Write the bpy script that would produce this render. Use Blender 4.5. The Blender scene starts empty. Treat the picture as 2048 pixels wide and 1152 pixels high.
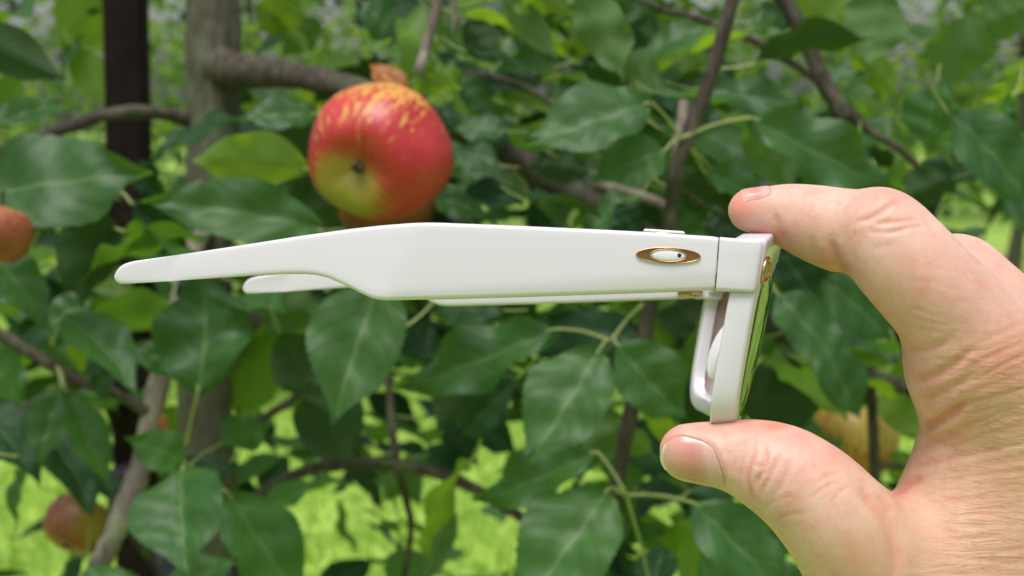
import bpy, bmesh, math, random
import numpy as np
from mathutils import Vector, Matrix, Quaternion
from mathutils.bvhtree import BVHTree

R = math.radians
rng = random.Random(7)
npr = np.random.default_rng(11)
scene = bpy.context.scene
C = scene.collection

# ------------------------------------------------------------------ camera
FPX = 3349.0                      # focal length in pixels of the 2048 px wide photograph
CAM_H = 1.5
PITCH = R(-6.0)
FOCUS = 0.392
cam_d = bpy.data.cameras.new('camera')
cam = bpy.data.objects.new('camera', cam_d)
C.objects.link(cam)
cam.location = (0, 0, CAM_H)
cam.rotation_euler = (R(90) + PITCH, 0, 0)
cam_d.sensor_width = 36.0
cam_d.lens = 36.0 * FPX / 2048.0
cam_d.clip_start = 0.02
cam_d.clip_end = 400
cam_d.dof.use_dof = True
cam_d.dof.focus_distance = FOCUS
cam_d.dof.aperture_fstop = cam_d.lens / 2.5
scene.camera = cam

# ------------------------------------------------------------------ world and sun
SUN_EL, SUN_AZ = R(70), R(200)    # azimuth measured clockwise from +Y: behind and to the left of the camera
world = bpy.data.worlds.new('World')
scene.world = world
world.use_nodes = True
wn = world.node_tree.nodes
wl = world.node_tree.links
bg = wn['Background']
sky = wn.new('ShaderNodeTexSky')
sky.sky_type = 'NISHITA'
sky.sun_disc = False
sky.sun_elevation = SUN_EL
sky.sun_rotation = SUN_AZ
sky.air_density = 1.0
sky.dust_density = 4.0
hs = wn.new('ShaderNodeHueSaturation')
hs.inputs['Saturation'].default_value = 0.42
wl.new(sky.outputs[0], hs.inputs['Color'])
wl.new(hs.outputs[0], bg.inputs['Color'])
bg.inputs['Strength'].default_value = 0.09

sun_d = bpy.data.lights.new('sun', 'SUN')
sun_d.energy = 1.5
sun_d.angle = R(35)
sun_d.color = (1.0, 0.965, 0.955)
sun = bpy.data.objects.new('sun', sun_d)
C.objects.link(sun)
sd = Vector((math.sin(SUN_AZ) * math.cos(SUN_EL), math.cos(SUN_AZ) * math.cos(SUN_EL), math.sin(SUN_EL)))
sun.rotation_euler = (-sd).to_track_quat('-Z', 'Y').to_euler()
sun.location = (0, 0, 6)

scene.render.engine = 'CYCLES'
scene.view_settings.view_transform = 'Standard'
scene.view_settings.look = 'None'
scene.view_settings.gamma = 1.0
scene.view_settings.exposure = 0.90
scene.cycles.use_denoising = True
scene.cycles.max_bounces = 8
scene.cycles.transparent_max_bounces = 8

# ------------------------------------------------------------------ helpers
RT = Vector((1, 0, 0))
FW = Vector((0, math.cos(PITCH), math.sin(PITCH)))
UP = Vector((0, -math.sin(PITCH), math.cos(PITCH)))
CAM = Vector((0, 0, CAM_H))


def P(u, v, d):
    """the point at depth d (m along the optical axis) that lies on the photo's line of sight u, v"""
    return CAM + RT * ((u - 1024) / FPX * d) - UP * ((v - 576) / FPX * d) + FW * d


def link(o, parent=None):
    C.objects.link(o)
    if parent is not None:
        o.parent = parent
        o.matrix_parent_inverse = parent.matrix_world.inverted()
    return o


def empty(name, loc):
    o = bpy.data.objects.new(name, None)
    o.empty_display_size = 0.05
    o.location = loc
    C.objects.link(o)
    o.matrix_world = Matrix.Translation(loc)
    return o


def mesh_obj(name, verts, faces, mat, parent=None, smooth=True, uvs=None):
    me = bpy.data.meshes.new(name)
    me.from_pydata([tuple(v) for v in verts], [], faces)
    me.update()
    if smooth:
        me.polygons.foreach_set('use_smooth', [True] * len(me.polygons))
    if uvs is not None:
        uvl = me.uv_layers.new(name='UVMap')
        li = np.empty(len(me.loops), dtype=np.int32)
        me.loops.foreach_get('vertex_index', li)
        uvl.data.foreach_set('uv', np.asarray(uvs, dtype=np.float32)[li].ravel())
    if mat is not None:
        for m in (mat if isinstance(mat, (list, tuple)) else [mat]):
            me.materials.append(m)
    o = bpy.data.objects.new(name, me)
    return link(o, parent)


def tag(o, label=None, cat=None, group=None, kind=None):
    if label:
        o['label'] = label
    if cat:
        o['category'] = cat
    if group:
        o['group'] = group
    if kind:
        o['kind'] = kind
    return o


def catmull(pts, n):
    pts = np.asarray(pts, dtype=float)
    out = []
    m = len(pts)
    for i in range(m - 1):
        p0, p1, p2, p3 = pts[max(i - 1, 0)], pts[i], pts[i + 1], pts[min(i + 2, m - 1)]
        for k in range(n):
            t = k / n
            out.append(0.5 * ((2 * p1) + (-p0 + p2) * t + (2 * p0 - 5 * p1 + 4 * p2 - p3) * t * t + (-p0 + 3 * p1 - 3 * p2 + p3) * t ** 3))
    out.append(pts[-1])
    return np.array(out)


def tube_data(pts, rad, sides=10, knob=0.0, seed=0, caps=True):
    """swept tube through points with a radius each; knob = relative bark unevenness"""
    rr = random.Random(seed)
    pts = [Vector(p) for p in pts]
    n = len(pts)
    verts, faces = [], []
    prev = None
    for i in range(n):
        t = (pts[min(i + 1, n - 1)] - pts[max(i - 1, 0)]).normalized()
        if prev is None:
            a = Vector((0, 1, 0)) if abs(t.y) < 0.8 else Vector((1, 0, 0))
            x = (a - t * a.dot(t)).normalized()
        else:
            x = (prev - t * prev.dot(t)).normalized()
        prev = x
        y = t.cross(x)
        for k in range(sides):
            a = 2 * math.pi * k / sides
            r = rad[i] * (1 + knob * rr.uniform(-1, 1))
            verts.append(pts[i] + (x * math.cos(a) + y * math.sin(a)) * r)
    for i in range(n - 1):
        for k in range(sides):
            k2 = (k + 1) % sides
            faces.append((i * sides + k, i * sides + k2, (i + 1) * sides + k2, (i + 1) * sides + k))
    if caps:
        faces.append(tuple(range(sides))[::-1])
        faces.append(tuple(range((n - 1) * sides, n * sides)))
    return verts, faces


def loft(rings, cap=True):
    n = len(rings[0])
    verts = [p for r in rings for p in r]
    faces = []
    for i in range(len(rings) - 1):
        for k in range(n):
            k2 = (k + 1) % n
            faces.append((i * n + k, i * n + k2, (i + 1) * n + k2, (i + 1) * n + k))
    if cap:
        faces.append(tuple(range(n))[::-1])
        faces.append(tuple(range((len(rings) - 1) * n, len(rings) * n)))
    return verts, faces


def fix_normals(o):
    bm = bmesh.new()
    bm.from_mesh(o.data)
    bmesh.ops.recalc_face_normals(bm, faces=bm.faces)
    bm.to_mesh(o.data)
    bm.free()
    return o


# ------------------------------------------------------------------ material helpers
class N:
    """tiny node-tree builder"""

    def __init__(self, name):
        self.m = bpy.data.materials.new(name)
        self.m.use_nodes = True
        self.t = self.m.node_tree
        self.b = self.t.nodes['Principled BSDF']
        self.out = self.t.nodes['Material Output']

    def n(self, kind, **kw):
        nd = self.t.nodes.new('ShaderNode' + kind)
        for k, v in kw.items():
            setattr(nd, k, v)
        return nd

    def set(self, sock, v):
        if hasattr(v, 'is_linked') or isinstance(v, bpy.types.NodeSocket):
            self.t.links.new(v, sock)
        else:
            sock.default_value = v

    def math(self, op, a, b=None, c=None, clamp=False):
        nd = self.n('Math', operation=op, use_clamp=clamp)
        self.set(nd.inputs[0], a)
        if b is not None:
            self.set(nd.inputs[1], b)
        if c is not None:
            self.set(nd.inputs[2], c)
        return nd.outputs[0]

    def mix(self, f, a, b, blend='MIX'):
        nd = self.n('Mix', data_type='RGBA', blend_type=blend)
        self.set(nd.inputs[0], f)
        self.set(nd.inputs[6], a)
        self.set(nd.inputs[7], b)
        return nd.outputs[2]

    def ramp(self, f, stops, interp='LINEAR'):
        nd = self.n('ValToRGB')
        cr = nd.color_ramp
        cr.interpolation = interp
        while len(cr.elements) < len(stops):
            cr.elements.new(0.5)
        for e, (p, c) in zip(cr.elements, stops):
            e.position = p
            e.color = c if len(c) == 4 else (*c, 1)
        self.set(nd.inputs[0], f)
        return nd.outputs[0]

    def smooth(self, f, lo, hi, a=0.0, b=1.0):
        nd = self.n('MapRange', interpolation_type='SMOOTHSTEP')
        self.set(nd.inputs[0], f)
        nd.inputs[1].default_value, nd.inputs[2].default_value = lo, hi
        nd.inputs[3].default_value, nd.inputs[4].default_value = a, b
        return nd.outputs[0]

    def noise(self, vec, scale, detail=3.0, rough=0.5, dist=0.0):
        nd = self.n('TexNoise')
        if vec is not None:
            self.set(nd.inputs['Vector'], vec)
        nd.inputs['Scale'].default_value = scale
        nd.inputs['Detail'].default_value = detail
        nd.inputs['Roughness'].default_value = rough
        nd.inputs['Distortion'].default_value = dist
        return nd.outputs['Fac']

    def mapping(self, vec, scale=(1, 1, 1), rot=(0, 0, 0)):
        nd = self.n('Mapping')
        self.set(nd.inputs[0], vec)
        nd.inputs['Rotation'].default_value = rot
        nd.inputs['Scale'].default_value = scale
        return nd.outputs[0]

    def bump(self, h, strength, dist, normal=None):
        nd = self.n('Bump')
        nd.inputs['Strength'].default_value = strength
        nd.inputs['Distance'].default_value = dist
        self.set(nd.inputs['Height'], h)
        if normal is not None:
            self.set(nd.inputs['Normal'], normal)
        return nd.outputs[0]

    def obj(self):
        return self.n('TexCoord').outputs['Object']

    def p(self, **kw):
        for k, v in kw.items():
            self.set(self.b.inputs[k.replace('_', ' ')], v)


def col(r, g, b):
    return (r, g, b, 1.0)


# ---- foliage
def leaf_material(name, top, top2, under, trans, var=0.35, sheen=0.45, tw=0.36, spec=0.42):
    m = N(name)
    uv = m.n('UVMap').outputs[0]
    sp = m.n('SeparateXYZ')
    m.set(sp.inputs[0], uv)
    u, v = sp.outputs[0], sp.outputs[1]
    av = m.math('ABSOLUTE', m.math('MULTIPLY_ADD', v, 2.0, -1.0))
    rnd = m.n('ObjectInfo').outputs['Random']
    # side veins sweep towards the tip
    av15 = m.math('POWER', av, 1.25)
    ph = m.math('SUBTRACT', m.math('MULTIPLY', u, 7.5), m.math('MULTIPLY', av15, 2.1))
    ph = m.math('ADD', ph, m.math('MULTIPLY', m.math('SUBTRACT', m.noise(m.obj(), 5.0, 2), 0.5), 0.9))
    side = m.math('MULTIPLY', m.math('SIGN', m.math('MULTIPLY_ADD', v, 2.0, -1.0)), 0.21)
    fr = m.math('FRACT', m.math('ADD', m.math('ADD', ph, side), 10.0))
    dv = m.math('ABSOLUTE', m.math('SUBTRACT', fr, 0.5))
    vein = m.smooth(dv, 0.0, 0.075, 1.0, 0.0)
    vein = m.math('MULTIPLY', vein, m.smooth(av, 0.72, 0.98, 1.0, 0.0))
    mid = m.smooth(av, 0.02, 0.055, 1.0, 0.0)
    veins = m.math('MAXIMUM', m.math('MULTIPLY', vein, 0.42), mid)
    oc = m.obj()
    nz = m.noise(oc, 55.0, 4.0, 0.6)
    nz2 = m.noise(oc, 9.0, 2.0, 0.5)
    c = m.mix(m.smooth(nz2, 0.35, 0.7), col(*top), col(*top2))
    c = m.mix(m.math('MULTIPLY', m.math('SUBTRACT', rnd, 0.25), var, clamp=True), c, col(top2[0] * 1.7, top2[1] * 1.35, top2[2] * 1.0))
    c = m.mix(m.math('MULTIPLY', m.smooth(nz, 0.45, 0.75), 0.25), c, col(top[0] * 0.6, top[1] * 0.65, top[2] * 0.7))
    vcol = col(min(1, top2[0] * 3.2 + 0.05), min(1, top2[1] * 2.3 + 0.05), top2[2] * 2.2 + 0.025)
    c = m.mix(m.math('MULTIPLY', veins, 0.55), c, vcol)
    # brown nicks and spots
    vo = m.n('TexVoronoi')
    m.set(vo.inputs['Vector'], oc)
    vo.inputs['Scale'].default_value = 2.6
    spot = m.smooth(vo.outputs['Distance'], 0.02, 0.045, 1.0, 0.0)
    spot = m.math('MULTIPLY', spot, m.math('GREATER_THAN', rnd, 0.72))
    c = m.mix(spot, c, col(0.36, 0.22, 0.10))
    geo = m.n('NewGeometry')
    back = m.mix(m.math('MULTIPLY', veins, 0.5), col(*under), col(under[0] * 1.7, under[1] * 1.5, under[2] * 1.5))
    cc = m.mix(geo.outputs['Backfacing'], c, back)
    rough = m.mix(geo.outputs['Backfacing'], col(sheen, sheen, sheen), col(0.75, 0.75, 0.75))
    quilt = m.math('ADD', m.smooth(dv, 0.0, 0.5), m.math('MULTIPLY', veins, -0.3))
    h = m.math('ADD', m.math('MULTIPLY', quilt, 1.0), m.math('MULTIPLY', nz, 0.25))
    nrm = m.bump(h, 0.05, 0.018)
    m.p(Base_Color=cc, Roughness=rough, Normal=nrm, IOR=1.45, Specular_IOR_Level=m.math('MULTIPLY_ADD', geo.outputs['Backfacing'], 0.15 - spec, spec))
    tr = m.n('BsdfTranslucent')
    tcol = m.mix(m.math('MULTIPLY', veins, 0.7), col(*trans), col(trans[0] * 0.45, trans[1] * 0.55, trans[2] * 0.4))
    m.set(tr.inputs['Color'], tcol)
    mx = m.n('MixShader')
    mx.inputs[0].default_value = tw
    m.t.links.new(m.b.outputs[0], mx.inputs[1])
    m.t.links.new(tr.outputs[0], mx.inputs[2])
    m.t.links.new(mx.outputs[0], m.out.inputs[0])
    return m.m


M_LEAF = leaf_material('apple_leaf', (0.022, 0.070, 0.022), (0.038, 0.104, 0.029), (0.10, 0.17, 0.065), (0.15, 0.34, 0.015))
M_LEAF_BACKLIT = leaf_material('yellow_backlit_apple_leaf', (0.07, 0.17, 0.02), (0.11, 0.21, 0.03), (0.15, 0.24, 0.06), (0.30, 0.48, 0.02), tw=0.5)  # yellow-green leaves; the brighter colour also paints in light from behind
M_LEAF_SHADED = leaf_material('dark_shaded_apple_leaf', (0.012, 0.040, 0.015), (0.018, 0.054, 0.019), (0.045, 0.08, 0.032), (0.05, 0.13, 0.008), tw=0.18, spec=0.16)  # dark green leaves; the darker colour also paints shade inside the crown
M_LEAF_DRY = leaf_material('dry_apple_leaf', (0.32, 0.11, 0.025), (0.40, 0.16, 0.04), (0.32, 0.13, 0.04), (0.38, 0.13, 0.02), var=0.0)


def bark_material(name, c1, c2, c3, scale=1.0, stretch=0.25, bump=1.0):
    m = N(name)
    oc = m.obj()
    v = m.mapping(oc, (scale, scale, scale * stretch))
    n1 = m.noise(v, 160, 6, 0.65, 0.4)
    n2 = m.noise(oc, 28 * scale, 3, 0.6)
    c = m.ramp(n1, [(0.3, c1), (0.52, c2), (0.72, c3)])
    c = m.mix(m.smooth(n2, 0.5, 0.72), c, col(c3[0] * 0.8, c3[1] * 1.0, c3[2] * 0.75))
    h = m.math('ADD', m.math('MULTIPLY', n1, 0.7), n2)
    m.p(Base_Color=c, Roughness=0.85, Normal=m.bump(h, bump, 0.004), Specular_IOR_Level=0.2)
    return m.m


M_TRUNK = bark_material('trunk_bark', (0.048, 0.044, 0.030), (0.085, 0.080, 0.056), (0.14, 0.132, 0.10))
M_BRANCH = bark_material('branch_bark', (0.030, 0.025, 0.018), (0.062, 0.051, 0.039), (0.13, 0.108, 0.088))
M_OLDWOOD = bark_material('weathered_branch_bark', (0.09, 0.072, 0.058), (0.19, 0.155, 0.13), (0.32, 0.275, 0.235), stretch=0.15, bump=0.9)
M_STAKE = bark_material('dark_stained_wood', (0.006, 0.003, 0.0025), (0.012, 0.006, 0.005), (0.022, 0.011, 0.009), stretch=0.05)
m = N('petiole_green')
m.p(Base_Color=m.mix(m.noise(m.obj(), 40), col(0.20, 0.27, 0.07), col(0.30, 0.33, 0.12)), Roughness=0.55)
M_PETIOLE = m.m
m = N('black_rubber')
m.p(Base_Color=col(0.010, 0.010, 0.011), Roughness=0.6)
M_RUBBER = m.m


# ---- ground
m = N('orchard_grass')
oc = m.obj()
n1 = m.noise(oc, 2.2, 5, 0.6)
n2 = m.noise(oc, 0.5, 3, 0.5)
n3 = m.noise(oc, 30, 3, 0.6)
c = m.ramp(n1, [(0.3, (0.15, 0.27, 0.025)), (0.5, (0.27, 0.43, 0.05)), (0.7, (0.38, 0.52, 0.08))])
c = m.mix(m.math('MULTIPLY', m.smooth(n2, 0.5, 0.75), 0.6), c, col(0.28, 0.30, 0.07))
n4 = m.noise(oc, 8.0, 4, 0.65)
c = m.mix(m.math('MULTIPLY', m.smooth(n4, 0.46, 0.64), 0.5), c, col(0.07, 0.17, 0.012))
c = m.mix(m.math('MULTIPLY', m.smooth(n4, 0.46, 0.30), 0.4), c, col(0.46, 0.56, 0.14))
c = m.mix(m.math('MULTIPLY', m.smooth(n3, 0.45, 0.7), 0.35), c, col(0.05, 0.11, 0.01))
sy = m.n('SeparateXYZ')
m.set(sy.inputs[0], oc)
row_ = m.math('ABSOLUTE', m.math('SUBTRACT', m.math('ADD', sy.outputs[1], m.math('MULTIPLY', n1, 1.2)), 17.6))
c = m.mix(m.math('MULTIPLY', m.smooth(row_, 0.5, 1.5, 1.0, 0.0), 0.8), c, col(0.30, 0.19, 0.09))
m.p(Base_Color=c, Roughness=0.8)
M_GROUND = m.m
m = N('grass_blades')
oc = m.obj()
c = m.ramp(m.noise(oc, 7.0, 4, 0.7), [(0.18, (0.07, 0.16, 0.012)), (0.3, (0.16, 0.30, 0.025)), (0.5, (0.28, 0.45, 0.05)), (0.72, (0.40, 0.54, 0.09))])
m.p(Base_Color=c, Roughness=0.6)
tr = m.n('BsdfTranslucent')
m.set(tr.inputs[0], col(0.30, 0.50, 0.04))
mx = m.n('MixShader')
mx.inputs[0].default_value = 0.35
m.t.links.new(m.b.outputs[0], mx.inputs[1])
m.t.links.new(tr.outputs[0], mx.inputs[2])
m.t.links.new(mx.outputs[0], m.out.inputs[0])
M_GRASS = m.m


# ================================================================== GROUND
gs = 60
vs, fs = [], []
ys = [-8 + i * (120 + 8) / gs for i in range(gs + 1)]
for iy, y in enumerate(ys):
    for ix in range(gs + 1):
        x = -60 + ix * 120 / gs
        vs.append((x, y, 0.0))
for iy in range(gs):
    for ix in range(gs):
        a = iy * (gs + 1) + ix
        fs.append((a, a + 1, a + gs + 2, a + gs + 1))
ground = mesh_obj('ground', vs, fs, M_GROUND)
tag(ground, 'bright green orchard lawn behind the apple tree', 'ground', kind='structure')

nb = 70000
yy = 3.6 + (npr.random(nb) ** 1.5) * 14
xx = (npr.random(nb) - 0.5) * (2.2 + yy * 0.72)
hh = 0.025 + npr.random(nb) * 0.05
ang = npr.random(nb) * 2 * math.pi
ww = 0.004 + npr.random(nb) * 0.006
lx, ly = npr.normal(0, 0.03, nb), npr.normal(0, 0.03, nb)
V = np.empty((nb, 3, 3))
V[:, 0] = np.stack([xx - np.cos(ang) * ww, yy - np.sin(ang) * ww, np.full(nb, -0.003)], 1)
V[:, 1] = np.stack([xx + np.cos(ang) * ww, yy + np.sin(ang) * ww, np.full(nb, -0.003)], 1)
V[:, 2] = np.stack([xx + lx, yy + ly, hh], 1)
me = bpy.data.meshes.new('grass')
me.vertices.add(nb * 3)
me.vertices.foreach_set('co', V.ravel())
me.loops.add(nb * 3)
me.loops.foreach_set('vertex_index', np.arange(nb * 3, dtype=np.int32))
me.polygons.add(nb)
me.polygons.foreach_set('loop_start', np.arange(0, nb * 3, 3, dtype=np.int32))
me.update(calc_edges=True)
me.materials.append(M_GRASS)
grass = link(bpy.data.objects.new('grass', me))
tag(grass, 'short bright green grass blades covering the orchard floor', 'grass', kind='stuff')


# ================================================================== LEAF MESHES
def leaf_mesh(name, mat, nl=40, nw=8, stalk=False, fold=0.25, droop=0.12, wave=0.05, waves=2.0, twist=0.0, width=0.29, seed=0, bend=0.0):
    """unit leaf: base at x=0, tip at x=1, width along y, top side +z; toothed edge, folded along the midrib"""
    rr = random.Random(seed)
    verts, uvs, faces = [], [], []
    ph = rr.uniform(0, 6.28)
    ph2 = rr.uniform(0, 6.28)
    for i in range(nl + 1):
        u = i / nl
        w = width * (math.sin(math.pi * min(1, u) ** 0.84) ** 0.92) if 0 < u < 1 else 0.0
        if u > 0.72:
            w *= 1 - 0.50 * ((u - 0.72) / 0.28) ** 1.1
        w = max(w, 0.004)
        tooth = (0.022 if i % 2 else -0.012) if 0.08 < u < 0.97 else 0
        for j in range(nw + 1):
            s = j / nw * 2 - 1
            edge = abs(s) ** 3
            y = s * w * (1 + tooth * edge * (1 if abs(s) > 0.99 else 0) + 0.05 * math.sin(u * 9 + ph) * (1 if s > 0 else -1) * edge)
            x = u + 0.006 * edge * (1 if i % 2 else 0)
            z = fold * abs(y) - 0.9 * fold * abs(y) * abs(s) * 0.6
            z += wave * math.sin(2 * math.pi * waves * u + ph + (1.4 if s > 0 else 0)) * s * s
            z += -droop * u * u + 0.3 * droop * u
            z += 0.012 * math.sin(u * 21 + ph2 + s * 3)
            tw = twist * (u - 0.3)
            y2 = y * math.cos(tw) - z * math.sin(tw)
            z2 = y * math.sin(tw) + z * math.cos(tw)
            verts.append((x, y2 + bend * u * (1 - u), z2))
            uvs.append((u, s * 0.5 + 0.5))
    for i in range(nl):
        for j in range(nw):
            a = i * (nw + 1) + j
            faces.append((a, a + nw + 1, a + nw + 2, a + 1))
    nblade = len(faces)
    if stalk:                              # short leaf stalk behind the blade
        b0 = len(verts)
        for i in range(5):
            q = i / 4
            for k in range(3):
                a = 2.1 * k
                verts.append((0.03 - 0.36 * q, 0.013 * math.cos(a) + bend * 0.3 * q, 0.013 * math.sin(a) + 0.10 * q * q))
                uvs.append((0.0, 0.5))
        for i in range(4):
            for k in range(3):
                k2 = (k + 1) % 3
                faces.append((b0 + i * 3 + k, b0 + i * 3 + k2, b0 + i * 3 + 3 + k2, b0 + i * 3 + 3 + k))
    me = bpy.data.meshes.new(name)
    me.from_pydata(verts, [], faces)
    me.polygons.foreach_set('use_smooth', [True] * len(faces))
    uvl = me.uv_layers.new(name='UVMap')
    li = np.empty(len(me.loops), dtype=np.int32)
    me.loops.foreach_get('vertex_index', li)
    uvl.data.foreach_set('uv', np.asarray(uvs, dtype=np.float32)[li].ravel())
    me.materials.append(mat)
    me.materials.append(M_PETIOLE)
    me.polygons.foreach_set('material_index', [0] * nblade + [1] * (len(faces) - nblade))
    return me


SHAPES = [dict(fold=0.50, droop=0.16, wave=0.03, twist=0.15, bend=0.10),
          dict(fold=0.32, droop=0.26, wave=0.05, twist=-0.3, bend=-0.12),
          dict(fold=0.70, droop=0.12, wave=0.02, twist=0.3, bend=0.05),
          dict(fold=0.25, droop=0.30, wave=0.06, twist=0.1, waves=1.5, bend=-0.05),
          dict(fold=0.85, droop=0.20, wave=0.03, twist=-0.2, bend=0.14),
          dict(fold=0.40, droop=0.12, wave=0.085, twist=0.45, waves=2.5, bend=-0.16)]
LEAVES = {}
for key, mat in (('n', M_LEAF), ('y', M_LEAF_BACKLIT), ('o', M_LEAF_SHADED), ('d', M_LEAF_DRY)):  # y: colour with painted backlight, o: colour with painted shade
    LEAVES[key] = [leaf_mesh('apple_leaf_shape', mat, seed=i * 7 + 3, **s) for i, s in enumerate(SHAPES)]
STALKED = {}
for key, mat in (('n', M_LEAF), ('y', M_LEAF_BACKLIT), ('o', M_LEAF_SHADED), ('d', M_LEAF_DRY)):
    STALKED[key] = [leaf_mesh('apple_leaf_stalked_shape', mat, nl=30, stalk=True, seed=i * 7 + 3, **s) for i, s in enumerate(SHAPES)]
LOW = [leaf_mesh('apple_leaf_small_shape', M_LEAF, nl=8, nw=4, seed=i, **s) for i, s in enumerate(SHAPES[:4])]


def leaf_matrix(B, T, width_m, roll, under, off=Vector()):
    """leaf frame from its base and tip; roll 0 faces the viewer's side, +roll turns the face up to the sky"""
    ax = (T - B)
    L = ax.length
    ax.normalize()
    view = (CAM - (B + T) / 2).normalized()
    n0 = (view - ax * view.dot(ax)).normalized()
    s = ax.cross(n0)
    if s.z < 0:
        s = -s
    n = n0 * math.cos(roll) + s * math.sin(roll)
    if under:
        n = -n0 * math.cos(roll) + s * math.sin(roll)
    y = n.cross(ax).normalized()
    W = width_m / 0.54
    M = Matrix((ax * L, y * W, n * ((L + W) / 2))).transposed().to_4x4()
    M.translation = B
    return M


# ================================================================== MAIN APPLE TREE
TD = 1.25
tree_base = P(420, 576, TD)
tree = empty('apple_tree', (tree_base.x, tree_base.y, 0))
tag(tree, 'young apple tree with grey trunk, toothed green leaves and spreading branches', 'apple tree')

# trunk: from the ground up past the top of the picture
tp, tr_ = [], []
for z, u, r in [(-0.05, 452, .034), (0.0, 450, .033), (0.3, 445, .029), (0.7, 436, .0255), (1.0, 430, .0235)]:
    x = (u - 1024) / FPX * TD
    tp.append((x, tree_base.y + 0.02 * (1.2 - z), z)); tr_.append(r)
for v, u, r in [(1152, 428, .0215), (900, 415, .0205), (760, 408, .0195), (560, 415, .0190), (420, 418, .0190), (300, 424, .0195), (200, 428, .0205), (140, 428, .0215), (60, 427, .0205), (-60, 428, .019), (-400, 436, .016), (-900, 450, .012)]:
    q = P(u, v, TD)
    tp.append(q); tr_.append(r)
tp = sorted(zip([Vector(p) for p in tp], tr_), key=lambda e: e[0].z)
tps = catmull([[*p, r] for p, r in tp], 4)
v_, f_ = tube_data(tps[:, :3], tps[:, 3], 18, 0.03, 1)
trunk = mesh_obj('trunk', v_, f_, M_TRUNK, tree)


def branch(pxs, mat=M_BRANCH, knob=0.05, sides=10, n=5, seed=0, name='branch', parent=None):
    """pxs: (u, v, width_px, depth)"""
    rows = [[*P(u, v, d), w * 0.5 * d / FPX] for u, v, w, d in pxs]
    s = catmull(rows, n)
    rr = random.Random(seed)
    for row in s:
        row[3] *= 1 + rr.uniform(-0.07, 0.07)
    v_, f_ = tube_data(s[:, :3], s[:, 3], sides, knob, seed)
    return mesh_obj(name, v_, f_, mat, parent or tree)


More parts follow.
